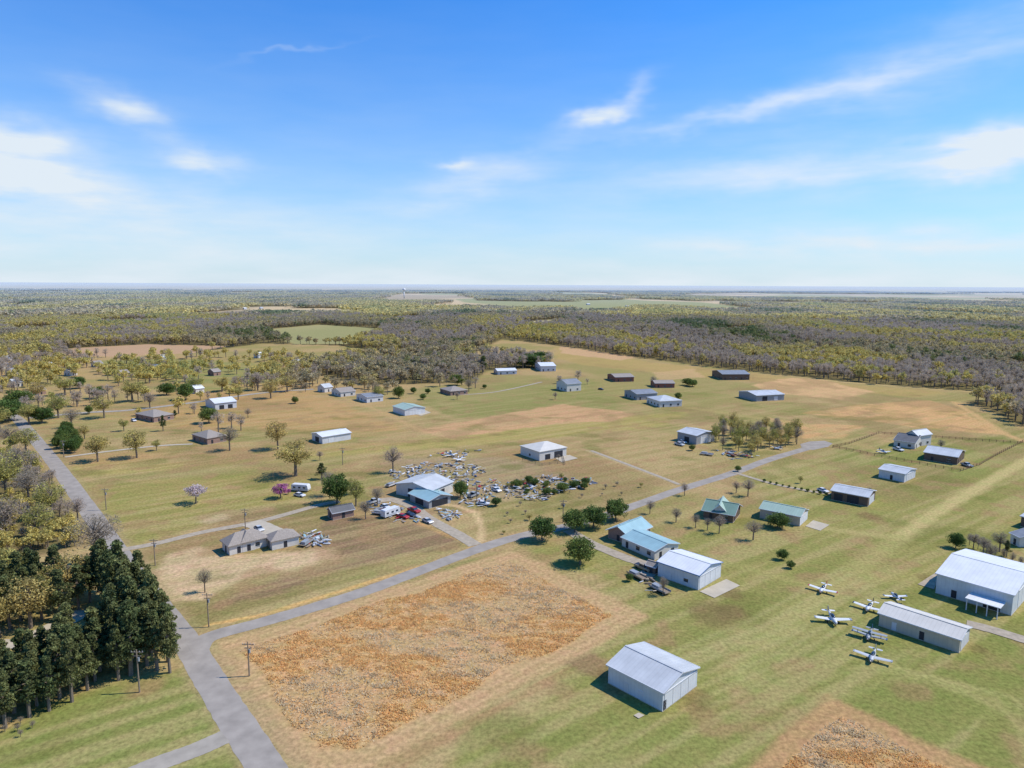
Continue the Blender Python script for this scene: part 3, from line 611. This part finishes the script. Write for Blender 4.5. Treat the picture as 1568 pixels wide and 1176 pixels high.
M['forest']=forestmat('forest_canopy',[(.08,(.15,.19,.07)),(.20,(.25,.27,.10)),(.30,(.46,.38,.22)),(.42,(.52,.42,.24)),(.52,(.60,.50,.18)),(.75,(.66,.53,.16)),(.95,(.50,.47,.16))],0)
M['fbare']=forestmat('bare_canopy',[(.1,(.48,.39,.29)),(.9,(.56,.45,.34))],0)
def srccoll(name,meshes):
    c=bpy.data.collections.new(name)
    for i,me in enumerate(meshes):
        o=bpy.data.objects.new(name+'_tree',me); c.objects.link(o)
    return c
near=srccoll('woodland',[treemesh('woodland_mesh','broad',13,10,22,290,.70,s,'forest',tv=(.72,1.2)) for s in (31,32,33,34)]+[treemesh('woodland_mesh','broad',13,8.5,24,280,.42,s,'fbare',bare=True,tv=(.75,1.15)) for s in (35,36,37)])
def patchmesh(seed):
    rs=np.random.default_rng(seed); n=170; P=[];T=[]
    for i in range(n):
        c=np.array([rs.uniform(-60,60),rs.uniform(-60,60),rs.uniform(6,11)]); k=12
        d=rs.normal(size=(k,3)); d/=np.linalg.norm(d,axis=1)[:,None]; d[:,2]=np.abs(d[:,2])*1.0-.5; P.append(c+d*np.array([4.8,4.8,5])); T.append(np.full(k,rs.uniform(.72,1.25)))
    P=np.concatenate(P);T=np.concatenate(T); Q=leafquads(P,2.5,rs).reshape(-1,3)
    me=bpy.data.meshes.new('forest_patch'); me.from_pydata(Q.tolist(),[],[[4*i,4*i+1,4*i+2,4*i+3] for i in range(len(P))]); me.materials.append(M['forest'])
    at=me.color_attributes.new('tint','FLOAT_COLOR','POINT'); c=np.ones((len(Q),4),np.float32); c[:,:3]=np.repeat(T,4)[:,None]; at.data.foreach_set('color',c.ravel()); return me
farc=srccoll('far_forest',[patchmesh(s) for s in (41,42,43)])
def scatter(name,P,S,Z,coll,IX):
    me=bpy.data.meshes.new(name); me.vertices.add(len(P)); me.vertices.foreach_set('co',np.column_stack([P,np.zeros(len(P))]).astype(np.float32).ravel())
    a=me.attributes.new('sc','FLOAT','POINT'); a.data.foreach_set('value',S.astype(np.float32))
    a=me.attributes.new('rz','FLOAT','POINT'); a.data.foreach_set('value',Z.astype(np.float32))
    a=me.attributes.new('ix','INT','POINT'); a.data.foreach_set('value',IX.astype(np.int32))
    o=bpy.data.objects.new(name,me); sc.collection.objects.link(o)
    ng=bpy.data.node_groups.new(name,'GeometryNodeTree'); ng.interface.new_socket(name='Geometry',in_out='INPUT',socket_type='NodeSocketGeometry'); ng.interface.new_socket(name='Geometry',in_out='OUTPUT',socket_type='NodeSocketGeometry')
    I=ng.nodes.new('NodeGroupInput');O=ng.nodes.new('NodeGroupOutput'); ip=ng.nodes.new('GeometryNodeInstanceOnPoints'); ci=ng.nodes.new('GeometryNodeCollectionInfo')
    ci.inputs['Collection'].default_value=coll; ci.inputs['Separate Children'].default_value=True; ci.inputs['Reset Children'].default_value=True
    def na(n,t):
        x=ng.nodes.new('GeometryNodeInputNamedAttribute'); x.data_type=t; x.inputs['Name'].default_value=n; return [s for s in x.outputs if s.enabled and s.name=='Attribute'][0]
    L=ng.links.new
    L(I.outputs[0],ip.inputs['Points']); L(ci.outputs[0],ip.inputs['Instance']); ip.inputs['Pick Instance'].default_value=True
    L(na('ix','INT'),ip.inputs['Instance Index']); 
    cx=ng.nodes.new('ShaderNodeCombineXYZ'); L(na('rz','FLOAT'),cx.inputs[2]); er=ng.nodes.new('FunctionNodeEulerToRotation'); L(cx.outputs[0],er.inputs[0]); L(er.outputs[0],ip.inputs['Rotation'])
    L(na('sc','FLOAT'),ip.inputs['Scale']); L(ip.outputs[0],O.inputs[0])
    md=o.modifiers.new('scatter','NODES'); md.node_group=ng; return o
def jgrid(x0,x1,y0,y1,s):
    a,b_=np.meshgrid(np.arange(x0,x1,s),np.arange(y0,y1,s)); a=a.ravel()+rng.uniform(-.45,.45,a.size)*s; b_=b_.ravel()+rng.uniform(-.45,.45,b_.size)*s; return a,b_
def pick(x,y,edge=True,th=.60):
    bn=fbm(x/90,y/160,91,3); bare=bn>th
    if edge: bare|=(x>60)&(psdf(x,y,F_main)<75)&(fbm(x/60,y/60,92,2)>.3)
    r=rng.uniform(size=len(x)); bare=np.where(r<.12,~bare,bare)
    return np.where(bare,rng.integers(4,7,len(x)),rng.integers(0,4,len(x)))
x,y=jgrid(-1700,1700,150,1750,8.2); 
k=(np.abs(x)<y*.84+120)&(np.hypot(x,y)<1750); x,y=x[k],y[k]
f=forestness(x,y)
dens=np.where(fbm(x/120,y/120,51,3)<.40,.45,.97)
k=(f>.5)&(rng.uniform(size=len(x))<dens); x1_,y1_=x[k],y[k]
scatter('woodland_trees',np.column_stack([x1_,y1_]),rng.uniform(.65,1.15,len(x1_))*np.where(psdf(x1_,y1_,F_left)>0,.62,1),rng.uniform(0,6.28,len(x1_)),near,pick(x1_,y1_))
x,y=jgrid(-400,-100,150,330,4.2); k=psdf(x,y,F_left)>0; x,y=x[k],y[k]
scatter('underbrush',np.column_stack([x,y]),rng.uniform(.2,.5,len(x)),rng.uniform(0,6.28,len(x)),near,pick(x,y,False,.66))
hamlet=GP([(-500,560),(0,548),(300,545),(470,550),(500,575),(480,595),(300,608),(60,630),(0,650),(-500,720)])
band=GP([(-500,560),(0,548),(100,548),(200,549),(330,542),(480,545),(520,552),(480,570),(330,566),(150,572),(0,590),(-500,640)])
x,y=jgrid(-1100,0,350,1100,9.0); pr=np.where(psdf(x,y,band)>0,.22,0)+.95*sstep(.34,.56,fbm(x/50,y/70,61,2)); k=(psdf(x,y,hamlet)>0)&(rng.uniform(size=len(x))<pr); x,y=x[k],y[k]
# garden and yard trees round the dwellings
gx_,gy_=[],[]
for hx,hy,_,_ in HS:
    if hy<540: continue
    a=G(hx,hy)
    for j in range(6):
        t=random.uniform(0,6.28); r=random.uniform(13,30); gx_.append(a[0]+r*math.cos(t)); gy_.append(a[1]+abs(r*math.sin(t))+4)
for hx,hy in ((235,640),(318,672),(340,618),(692,598),(522,600),(868,592),(566,606)):
    a=G(hx,hy)
    for j in range(4):
        t=random.uniform(.2,2.9); r=random.uniform(12,26); gx_.append(a[0]+r*math.cos(t)); gy_.append(a[1]+r*math.sin(t)+3)
x=np.concatenate([x,gx_]); y=np.concatenate([y,gy_])
scatter('scattered_trees',np.column_stack([x,y]),rng.uniform(.4,.95,len(x)),rng.uniform(0,6.28,len(x)),near,pick(x,y,False,.64))
x,y=jgrid(-11000,11000,1600,13500,98); k=(np.abs(x)<y*.8+300)&(np.hypot(x,y)>1700)&(np.hypot(x,y)<13500); x,y=x[k],y[k]; f=forestness(x,y); k=f>.5; x,y=x[k],y[k]
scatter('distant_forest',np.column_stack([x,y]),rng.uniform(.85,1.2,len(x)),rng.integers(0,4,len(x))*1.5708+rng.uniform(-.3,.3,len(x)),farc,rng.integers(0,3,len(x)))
# ------------------------------------------------------------ tall golden grass
def tallgrass(name,poly,off,n,seed):
    P=np.array(poly); rs=np.random.default_rng(seed)
    x=rs.uniform(P[:,0].min(),P[:,0].max(),n); y=rs.uniform(max(92,P[:,1].min()),P[:,1].max(),n)
    s=psdf(x,y,poly)-off+(fbm(x/12,y/12,2)-.5)*5; pat=gpat(x,y)
    k=(s>0)&(rs.uniform(size=n)<.18+.7*sstep(.40,.64,pat)); x,y,pat=x[k],y[k],pat[k]; n=len(x)
    h=rs.uniform(.2,.45,n)*(.6+.5*sstep(.42,.62,pat)); an=rs.uniform(0,3.14,n); w=rs.uniform(.09,.2,n)
    V=np.zeros((n,2,3,3)); 
    for j in range(2):
        a=an+j*1.57; dx,dy=np.cos(a)*w,np.sin(a)*w
        V[:,j,0]=np.column_stack([x-dx,y-dy,np.zeros(n)]); V[:,j,1]=np.column_stack([x+dx,y+dy,np.zeros(n)]); V[:,j,2]=np.column_stack([x+rs.normal(0,.22,n)+dx*.3,y+rs.normal(0,.22,n),h])
    V=V.reshape(-1,3); me=bpy.data.meshes.new(name); me.vertices.add(len(V)); me.vertices.foreach_set('co',V.astype(np.float32).ravel())
    m_=len(V)//3; me.loops.add(len(V)); me.loops.foreach_set('vertex_index',np.arange(len(V),dtype=np.int32)); me.polygons.add(m_); me.polygons.foreach_set('loop_start',np.arange(0,len(V),3,dtype=np.int32)); me.update(calc_edges=True)
    big=fbm(x/15+y/30,y/8,21,4)
    at=me.color_attributes.new('tint','FLOAT_COLOR','POINT'); t=sstep(.42,.58,big+rs.normal(0,.05,n))[:,None]
    c=np.array(C(224,204,164)[:3])*(1-t)+np.array(C(238,200,138)[:3])*t; c=np.minimum(c*rs.uniform(.8,1.2,(n,1))*1.25,.92); c4=np.ones((n,6,4),np.float32); c4[:,:,:3]=c[:,None,:]; at.data.foreach_set('color',c4.ravel())
    me.materials.append(GM); o=bpy.data.objects.new(name,me); sc.collection.objects.link(o)
GM=mat('dry_grass_blades',(1,1,1),.9,.8,.12,attr='tint',spec=.1,trans=.5)
tallgrass('tall_dry_grass',golden,6,190000,71); tallgrass('tall_dry_grass',gold2,4,80000,72)
# ------------------------------------------------------------ aircraft
def ell(x,ry,rz,cz,n=10): return [(x,ry*math.cos(6.28318*k/n),cz+rz*math.sin(6.28318*k/n)) for k in range(n)]
def airplane(px,py,hx,hy,body='pwhite',acc='pblue',s=1,name='small_airplane',biplane=False):
    x,y=G(px,py); a=G(hx,hy); rz=math.atan2(a[1]-y,a[0]-x); e=empty(name,x,y,rz); e.scale=(s,s,s)
    mb=MB(); mb.loft([ell(*q) for q in [(2.75,.12,.12,1.0),(2.65,.35,.36,1.0),(1.9,.46,.48,1.02),(.8,.52,.58,1.08),(-.4,.5,.56,1.1),(-1.6,.32,.38,1.12),(-3.1,.12,.2,1.15),(-3.6,.04,.1,1.2)]],body); mb.make('fuselage',e,True)
    mb=MB()
    def wing(z,sp,c0,c1,x0,dih,m):
        for sg in(-1,1):
            rings=[]
            for t in (0,.5,1):
                c=c0+(c1-c0)*t; xx=x0-(c0-c)*.3; yy=sg*(.3+(sp-.3)*t); zz=z+dih*t; th=.10*c
                rings.append([(xx+c*.4,yy,zz),(xx+c*.2,yy,zz+th*.7),(xx-c*.6,yy,zz+.01),(xx+c*.2,yy,zz-th*.4)])
            mb.loft(rings,m)
    wing(.82,4.0,1.45,1.0,.5,.3,body)
    if biplane:
        wing(2.0,3.9,1.2,1.0,.8,.1,body)
        for sg in (-1,1):
            for xx in (.3,1.0): mb.tube([(xx,sg*2.6,.98),(xx+.2,sg*2.6,2.06)],[.04,.04],acc,5)
    wing(1.25,1.45,.85,.6,-3.1,0,body)
    mb.make('wings',e)
    mb=MB(); mb.loft([[(-2.7,.04,1.25),(-2.7,-.04,1.25),(-3.75,-.04,1.2),(-3.75,.04,1.2)],[(-3.2,.03,2.25),(-3.2,-.03,2.25),(-3.7,-.03,2.25),(-3.7,.03,2.25)]],acc); mb.make('fin',e)
    mb=MB(); mb.loft([ell(*q) for q in [(1.3,.1,.05,1.5),(.8,.38,.28,1.55),(.0,.42,.42,1.58),(-.8,.34,.28,1.5),(-1.5,.08,.05,1.45)]],'glass'); mb.make('canopy',e,True)
    mb=MB()
    for sg in (-1,1): mb.tube([(.6,sg*1.15,.25),(.6,sg*1.3,.25)],[.25,.25],'rubber',10); mb.tube([(.6,sg*1.1,.3),(.6,sg*.9,.85)],[.05,.06],acc,5)
    mb.tube([(2.1,-.06,.22),(2.1,.06,.22)],[.22,.22],'rubber',10); mb.tube([(2.1,0,.3),(2.1,0,.8)],[.05,.05],acc,5)
    for t in (0.5,2.6,4.7):
        c_,s_=math.cos(t),math.sin(t); mb.add([(2.8,-.05*s_,1+.05*c_),(2.8,.05*s_,1-.05*c_),(2.86,.85*c_+.04*s_,1+.85*s_-.04*c_),(2.80,.85*c_-.04*s_,1+.85*s_+.04*c_)],[(0,1,2,3)],'pblack')
    mb.tube([(2.75,0,1),(3.05,0,1)],[.14,.03],acc,8); mb.make('landing_gear_and_propeller',e)
    mb=MB()
    for sg in (-1,1): mb.box((.45,sg*3.85,1.14),(1.05,.3,.13),acc)
    mb.box((-1.0,.0,1.12),(1.2,.86,.1),acc); mb.make('stripes',e)
airplane(1260,906,1252,915,s=.92,acc='pred'); airplane(1274,952,1283,966,s=1.05,acc='pgrey')
airplane(1331,934,1322,945,s=.95,acc='pblack'); airplane(1371,917,1364,911,s=.75,acc='pblue')
airplane(1331,977,1325,990,'pgrey','pblue',.92,'small_airplane',True); airplane(1336,1010,1330,1024,'psilver','pgrey',.95)
airplane(690,699,700,702,s=1.0); airplane(704,706,696,709,s=.9); airplane(1352,694,1362,698,s=.9); airplane(1190,688,1180,690,s=.8)
# ------------------------------------------------------------ vehicles
def vehicle(px,py,hx,hy,body='pwhite',kind='car'):
    x,y=G(px,py); a=G(hx,hy); rz=math.atan2(a[1]-y,a[0]-x); nm={'car':'parked_car','pickup':'pickup_truck','rv':'travel_trailer','trailer':'flat_trailer'}[kind]; e=empty(nm,x,y,rz); mb=MB()
    def prof(pts,w,m,tw=None):
        tw=tw or w
        mb.loft([[(p[0],s*(w if p[1]<1.0 else tw),p[1]) for p in pts] for s in (-1,1)],m)
    wh=[1.4,-1.4]
    if kind=='car':
        prof([(2.25,.35),(2.3,.65),(2.1,.85),(1.0,.98),(-2.1,1.0),(-2.3,.8),(-2.25,.35)],.9,body)
        prof([(1.0,.97),(.3,1.42),(-1.2,1.46),(-2.0,.99)],.86,'glass',.68); mb.box((-.45,0,1.46),(1.45,1.3,.05),body)
    elif kind=='pickup':
        prof([(2.7,.45),(2.75,.8),(2.6,1.05),(1.2,1.12),(-2.7,1.12),(-2.75,.5)],.97,body)
        prof([(1.2,1.1),(.7,1.75),(-.8,1.78),(-1.0,1.1)],.92,'glass',.8); mb.box((-.05,0,1.79),(1.5,1.55,.05),body); mb.box((-1.9,0,1.125),(1.5,1.6,.03),'pblack'); wh=[1.8,-1.7]
    elif kind=='rv':
        prof([(3.4,.6),(3.6,1.2),(3.3,2.7),(3.0,2.9),(-3.2,2.9),(-3.4,2.6),(-3.4,.6)],1.2,body); 
        for s in(-1,1):
            for q_ in (-2.2,0,2): mb.box((q_,s*1.22,1.8),(1.0,.05,.6),'glass')
            mb.box((0,s*1.215,1.1),(6.4,.04,.15),'pgrey')
        wh=[.5,-.5]; mb.tube([(3.4,0,.5),(4.6,0,.5)],[.06,.05],'pblack',5)
    else:
        mb.box((0,0,.65),(6,2.1,.15),'wood'); mb.box((0,1.08,.9),(6,.06,.4),body); mb.box((0,-1.08,.9),(6,.06,.4),body); mb.box((-1,0,1.1),(2.5,1.5,.8),'pgrey'); wh=[.5,-.5]; mb.tube([(3,0,.6),(4.2,0,.5)],[.06,.05],'pblack',5)
    for q_ in wh:
        for s in(-1,1): mb.tube([(q_,s*.78,.34),(q_,s*1.0,.34)],[.34,.34],'rubber',12)
    mb.make('bodywork',e)
for v in [(634,784,645,788,'pred','pickup'),(628,791,640,794,'pblack','car'),(617,793,630,796,'pred','car'),(590,778,600,782,'pwhite','car'),(583,788,600,790,'pwhite','trailer'),(461,752,475,753,'pwhite','rv'),(459,760,470,762,'pwhite','car'),
 (1045,678,1052,680,'pwhite','car'),(1040,682,1048,684,'psilver','pickup'),(1260,753,1266,755,'pwhite','car'),(1082,697,1090,698,'pwhite','trailer'),(985,872,992,875,'ptan','pickup'),(975,884,985,889,'ptan','trailer'),(1010,905,1018,909,'pgrey','trailer'),
 (740,773,750,774,'pwhite','car'),(573,770,580,768,'psilver','pickup'),(598,790,610,786,'pwhite','rv'),(1120,698,1126,700,'pred','trailer'),(1480,714,1486,716,'pgrey','pickup'),(205,645,210,647,'pwhite','car'),(397,812,402,815,'psilver','car'),(920,597,927,598,'pblack','car'),(1375,690,1382,692,'pwhite','pickup'),(1530,934,1538,937,'psilver','car'),(470,833,476,829,'pgrey','trailer'),
 (725,760,732,757,'pgrey','pickup'),(760,752,768,755,'pwhite','car'),(600,744,608,741,'pwhite','trailer'),(655,800,662,803,'psilver','car')]:
    vehicle(*v)
# ------------------------------------------------------------ salvage yard debris
def debris(name,px,n,seed):
    rd=random.Random(seed); pts=inpoly(px,n,.9); mb=MB()
    for x,y in pts:
        m=rd.choice(['pwhite']*4+['psilver']*4+['pgrey']*4+['wood']*4+['pgrey','pblue','pred','ptan','ptan','ptan','rteal']); t=rd.random(); rz=rd.uniform(0,3.14)
        if t<.35:
            L=rd.uniform(1.0,3.2); w=rd.uniform(.4,1.0); z=rd.uniform(.3,.9); R=Matrix.Rotation(rz,3,'Z')@Matrix.Rotation(rd.uniform(-.25,.25),3,'Y'); c=Vector((x,y,z+.1))
            rings=[[c+R@Vector((sx*L/2,a*w*k_,b_)) for a,b_ in ((-.5,0),(-.1,.09),(.5,0),(-.1,-.07))] for sx,k_ in ((-1,1),(1,.7))]; mb.loft(rings,m)
        elif t<.6:
            L=rd.uniform(1.4,3.6); r=rd.uniform(.2,.42); d=Vector((math.cos(rz),math.sin(rz),0)); p=Vector((x,y,r)); mb.tube([p-d*L/2,p-d*L*.1,p+d*L*.3,p+d*L/2],[r*.3,r*.9,r,r*.5],m,8)
        elif t<.85: mb.box((x,y,rd.uniform(.2,.5)),(rd.uniform(.4,1.5),rd.uniform(.3,1.1),rd.uniform(.3,.9)),m,rz,rd.uniform(-.2,.2))
        else:
            for j in range(3): mb.tube([(x+rd.uniform(-.3,.3),y+rd.uniform(-.3,.3),.1+.15*j),(x+rd.uniform(-2,2),y+rd.uniform(-2,2),.2+.15*j)],[.08,.08],m,5)
    mb.make(name)
debris('salvage_yard_debris',[(770,742),(830,728),(900,734),(918,742),(860,755),(830,768),(775,764)],230,81)
debris('salvage_yard_debris',[(590,722),(650,708),(735,712),(745,722),(720,738),(700,745),(640,735),(600,735)],210,82)
debris('salvage_yard_debris',[(705,742),(760,735),(770,745),(745,778),(700,775)],90,83)
debris('scrap_pile',[(575,765),(625,780),(650,800),(600,800),(565,785)],44,84)
debris('scrap_pile',[(665,780),(700,782),(712,792),(685,798)],32,85)
debris('scrap_pile',[(460,820),(480,815),(505,822),(500,835),(470,838)],50,86)
debris('scrap_pile',[(1095,690),(1130,690),(1170,700),(1120,705)],30,87)
debris('scrap_pile',[(960,878),(1000,885),(1020,905),(1000,908)],14,88)
debris('scrap_pile',[(740,690),(700,705),(640,705),(680,690)],24,89)
# ------------------------------------------------------------ poles, fences, tower
def pole(px,py,h=9,lamp=False):
    x,y=G(px,py); mb=MB(); mb.tube([(x,y,0),(x,y,h)],[.17,.11],'wood',8)
    mb.box((x,y+.14,h-.6),(2.4,.12,.14),'wood'); mb.box((x,y+.14,h-1.4),(1.6,.12,.12),'wood')
    for s in (-1.1,-.5,.5,1.1): mb.tube([(x+s,y+.14,h-.53),(x+s,y+.14,h-.3)],[.05,.04],'psilver',6)
    mb.tube([(x+.32,y,h-2.4),(x+.32,y,h-1.6)],[.2,.2],'pgrey',8); mb.make('utility_pole')
for p in [(320,960,8.5),(382,1035,7.5),(214,1060,9),(238,866,8),(163,781,8),(98,700,8),(376,810,7),(862,800,8),(730,768,7),(525,712,8)]: pole(*p)
def fence(px,m='fence',h=1.3,sp=3.0):
    p=GP(px); mb=MB()
    for i in range(len(p)-1):
        a=Vector(p[i]);b_=Vector(p[i+1]); L=(b_-a).length; n=max(1,int(L/sp)); rz=math.atan2(b_.y-a.y,b_.x-a.x)
        for j in range(n): q_=a+(b_-a)*j/n; mb.box((q_.x,q_.y,h/2),(.14,.14,h),m)
        c=(a+b_)/2
        for z in (.4,.8,1.15): mb.box((c.x,c.y,z),(L,.05,.10),m,rz)
    mb.make('rail_fence')
fence([(1275,685),(1300,680),(1345,664),(1568,680)]); fence([(1275,685),(1350,700),(1470,722),(1500,712),(1530,695),(1568,676)]); fence([(1400,688),(1395,668)])
fence([(800,706),(830,713),(865,709)],'wood'); fence([(865,712),(862,700)],'wood')
wx,wy_=G(619,457); mb=MB()
mb.tube([(wx,wy_,0),(wx,wy_,40)],[3.2,2.6],'pwhite',12); mb.loft([[(wx+r*math.cos(6.283*k/16),wy_+r*math.sin(6.283*k/16),z) for k in range(16)] for r,z in ((2.6,38),(7,42),(9,46),(9,49),(7,53),(2,55))],'pwhite'); mb.make('water_tower',smooth=True)
# ------------------------------------------------------------ sun + sky
az=math.radians(83); el=math.radians(52)
sd=Vector((math.sin(az)*math.cos(el),math.cos(az)*math.cos(el),math.sin(el)))
sl=bpy.data.lights.new('sun','SUN'); sl.energy=4.8; sl.angle=math.radians(.5); sl.color=(1,.945,.86); so_=bpy.data.objects.new('sun',sl); sc.collection.objects.link(so_); so_.rotation_euler=sd.to_track_quat('Z','Y').to_euler(); so_.location=(0,0,200)
w=bpy.data.worlds.new('World'); sc.world=w; w.use_nodes=True; nt=w.node_tree; bg=nt.nodes['Background']; bg.inputs['Strength'].default_value=.15
sky=nd(nt,'ShaderNodeTexSky'); sky.sky_type='NISHITA'; sky.sun_disc=False; sky.sun_elevation=el; sky.sun_rotation=az; sky.altitude=80; sky.air_density=1.0; sky.dust_density=.6; sky.ozone_density=2.0
tc=nd(nt,'ShaderNodeTexCoord'); sp=nd(nt,'ShaderNodeSeparateXYZ'); nt.links.new(tc.outputs['Generated'],sp.inputs[0])
def Mx(op,a_,b_=None,c_=None):
    n=nd(nt,'ShaderNodeMath',operation=op)
    for i,v in enumerate((a_,b_,c_)):
        if v is None: continue
        if isinstance(v,(int,float)): n.inputs[i].default_value=v
        else: nt.links.new(v,n.inputs[i])
    return n.outputs[0]
def noise(vec,scale,detail,sx,rz=0,rough=.6):
    mp=nd(nt,'ShaderNodeMapping'); mp.inputs['Rotation'].default_value=(0,0,rz); mp.inputs['Scale'].default_value=sx; nt.links.new(vec,mp.inputs['Vector'])
    n=nd(nt,'ShaderNodeTexNoise'); n.inputs['Scale'].default_value=scale; n.inputs['Detail'].default_value=detail; n.inputs['Roughness'].default_value=rough; nt.links.new(mp.outputs[0],n.inputs['Vector']); return n.outputs['Fac']
AZ=Mx('ARCTAN2',sp.outputs[0],sp.outputs[1]); EL=Mx('ARCSINE',sp.outputs[2])
cb=nd(nt,'ShaderNodeCombineXYZ'); nt.links.new(AZ,cb.inputs[0]); nt.links.new(EL,cb.inputs[1])
w1=noise(cb.outputs[0],9,3,(1,2.2,1),.2); w2=noise(cb.outputs[0],11,3,(1,2,1),-.3)
AZ2=Mx('ADD',AZ,Mx('MULTIPLY',Mx('SUBTRACT',w1,.5),.08)); EL2=Mx('ADD',EL,Mx('MULTIPLY',Mx('SUBTRACT',w2,.5),.05))
tot=None
for px,py,ang,sa,sb,amp in [(10,220,-8,120,34,1.0),(60,280,-4,180,26,.75),(190,168,-18,66,20,.8),(305,250,-3,52,18,.85),(912,178,14,48,13,.9),(965,145,35,40,12,.45),(1190,160,8,230,13,.45),(1400,110,16,230,46,.34),
   (1530,232,3,95,28,1.1),(1280,258,2,330,26,.45),(740,275,18,120,26,.35),(700,254,0,26,6,.45),(1350,370,0,380,18,.3),(150,340,0,380,45,.3),(450,80,14,75,3,.15)]:
    d=ray(px,py).normalized(); ca=math.atan2(d.x,d.y); ce=math.asin(d.z); A_=math.radians(ang)
    k_=1/(1+((px-784)/F)**2)
    du=Mx('SUBTRACT',AZ2,ca); dv=Mx('SUBTRACT',EL2,ce)
    kp=F/(sa*k_); kq=F/(sb*math.sqrt(k_))
    p=Mx('MULTIPLY_ADD',du,math.cos(A_)*kp,Mx('MULTIPLY',dv,math.sin(A_)*kp)); q_=Mx('MULTIPLY_ADD',dv,math.cos(A_)*kq,Mx('MULTIPLY',du,-math.sin(A_)*kq))
    g=Mx('MULTIPLY',Mx('EXPONENT',Mx('MULTIPLY',Mx('MULTIPLY_ADD',p,p,Mx('MULTIPLY',q_,q_)),-1)),amp)
    tot=g if tot is None else Mx('ADD',tot,g)
fib=noise(cb.outputs[0],7,5,(1,5,1),-.2,.52)
fr=nd(nt,'ShaderNodeMapRange'); nt.links.new(fib,fr.inputs['Value']); fr.inputs['From Min'].default_value=.3; fr.inputs['From Max'].default_value=.68; fr.inputs['To Min'].default_value=.35; fr.inputs['To Max'].default_value=1.15
cloud=Mx('MULTIPLY',tot,fr.outputs[0])
veil=Mx('MULTIPLY',Mx('EXPONENT',Mx('MULTIPLY',Mx('MAXIMUM',EL,0),-6.8)),.90)
veil=Mx('MULTIPLY',veil,Mx('MULTIPLY_ADD',fib,.6,.7))
cf=Mx('MINIMUM',Mx('MAXIMUM',Mx('ADD',cloud,veil),0),.97)
tr=nd(nt,'ShaderNodeMapRange'); nt.links.new(EL,tr.inputs['Value']); tr.inputs['From Min'].default_value=0; tr.inputs['From Max'].default_value=.46
ti=nd(nt,'ShaderNodeMix',data_type='RGBA'); nt.links.new(tr.outputs[0],ti.inputs['Factor']); ti.inputs[6].default_value=(.36,.82,1.2,1); ti.inputs[7].default_value=(.0,.66,1.45,1)
tm=nd(nt,'ShaderNodeVectorMath',operation='MULTIPLY'); nt.links.new(sky.outputs[0],tm.inputs[0]); nt.links.new(ti.outputs[2],tm.inputs[1])
mx=nd(nt,'ShaderNodeMix',data_type='RGBA'); nt.links.new(cf,mx.inputs['Factor']); nt.links.new(tm.outputs[0],mx.inputs[6]); mx.inputs[7].default_value=(5.15,5.7,6.2,1)
nt.links.new(mx.outputs[2],bg.inputs['Color'])
print('verts',N,'near',len(x1_),'far',len(x))
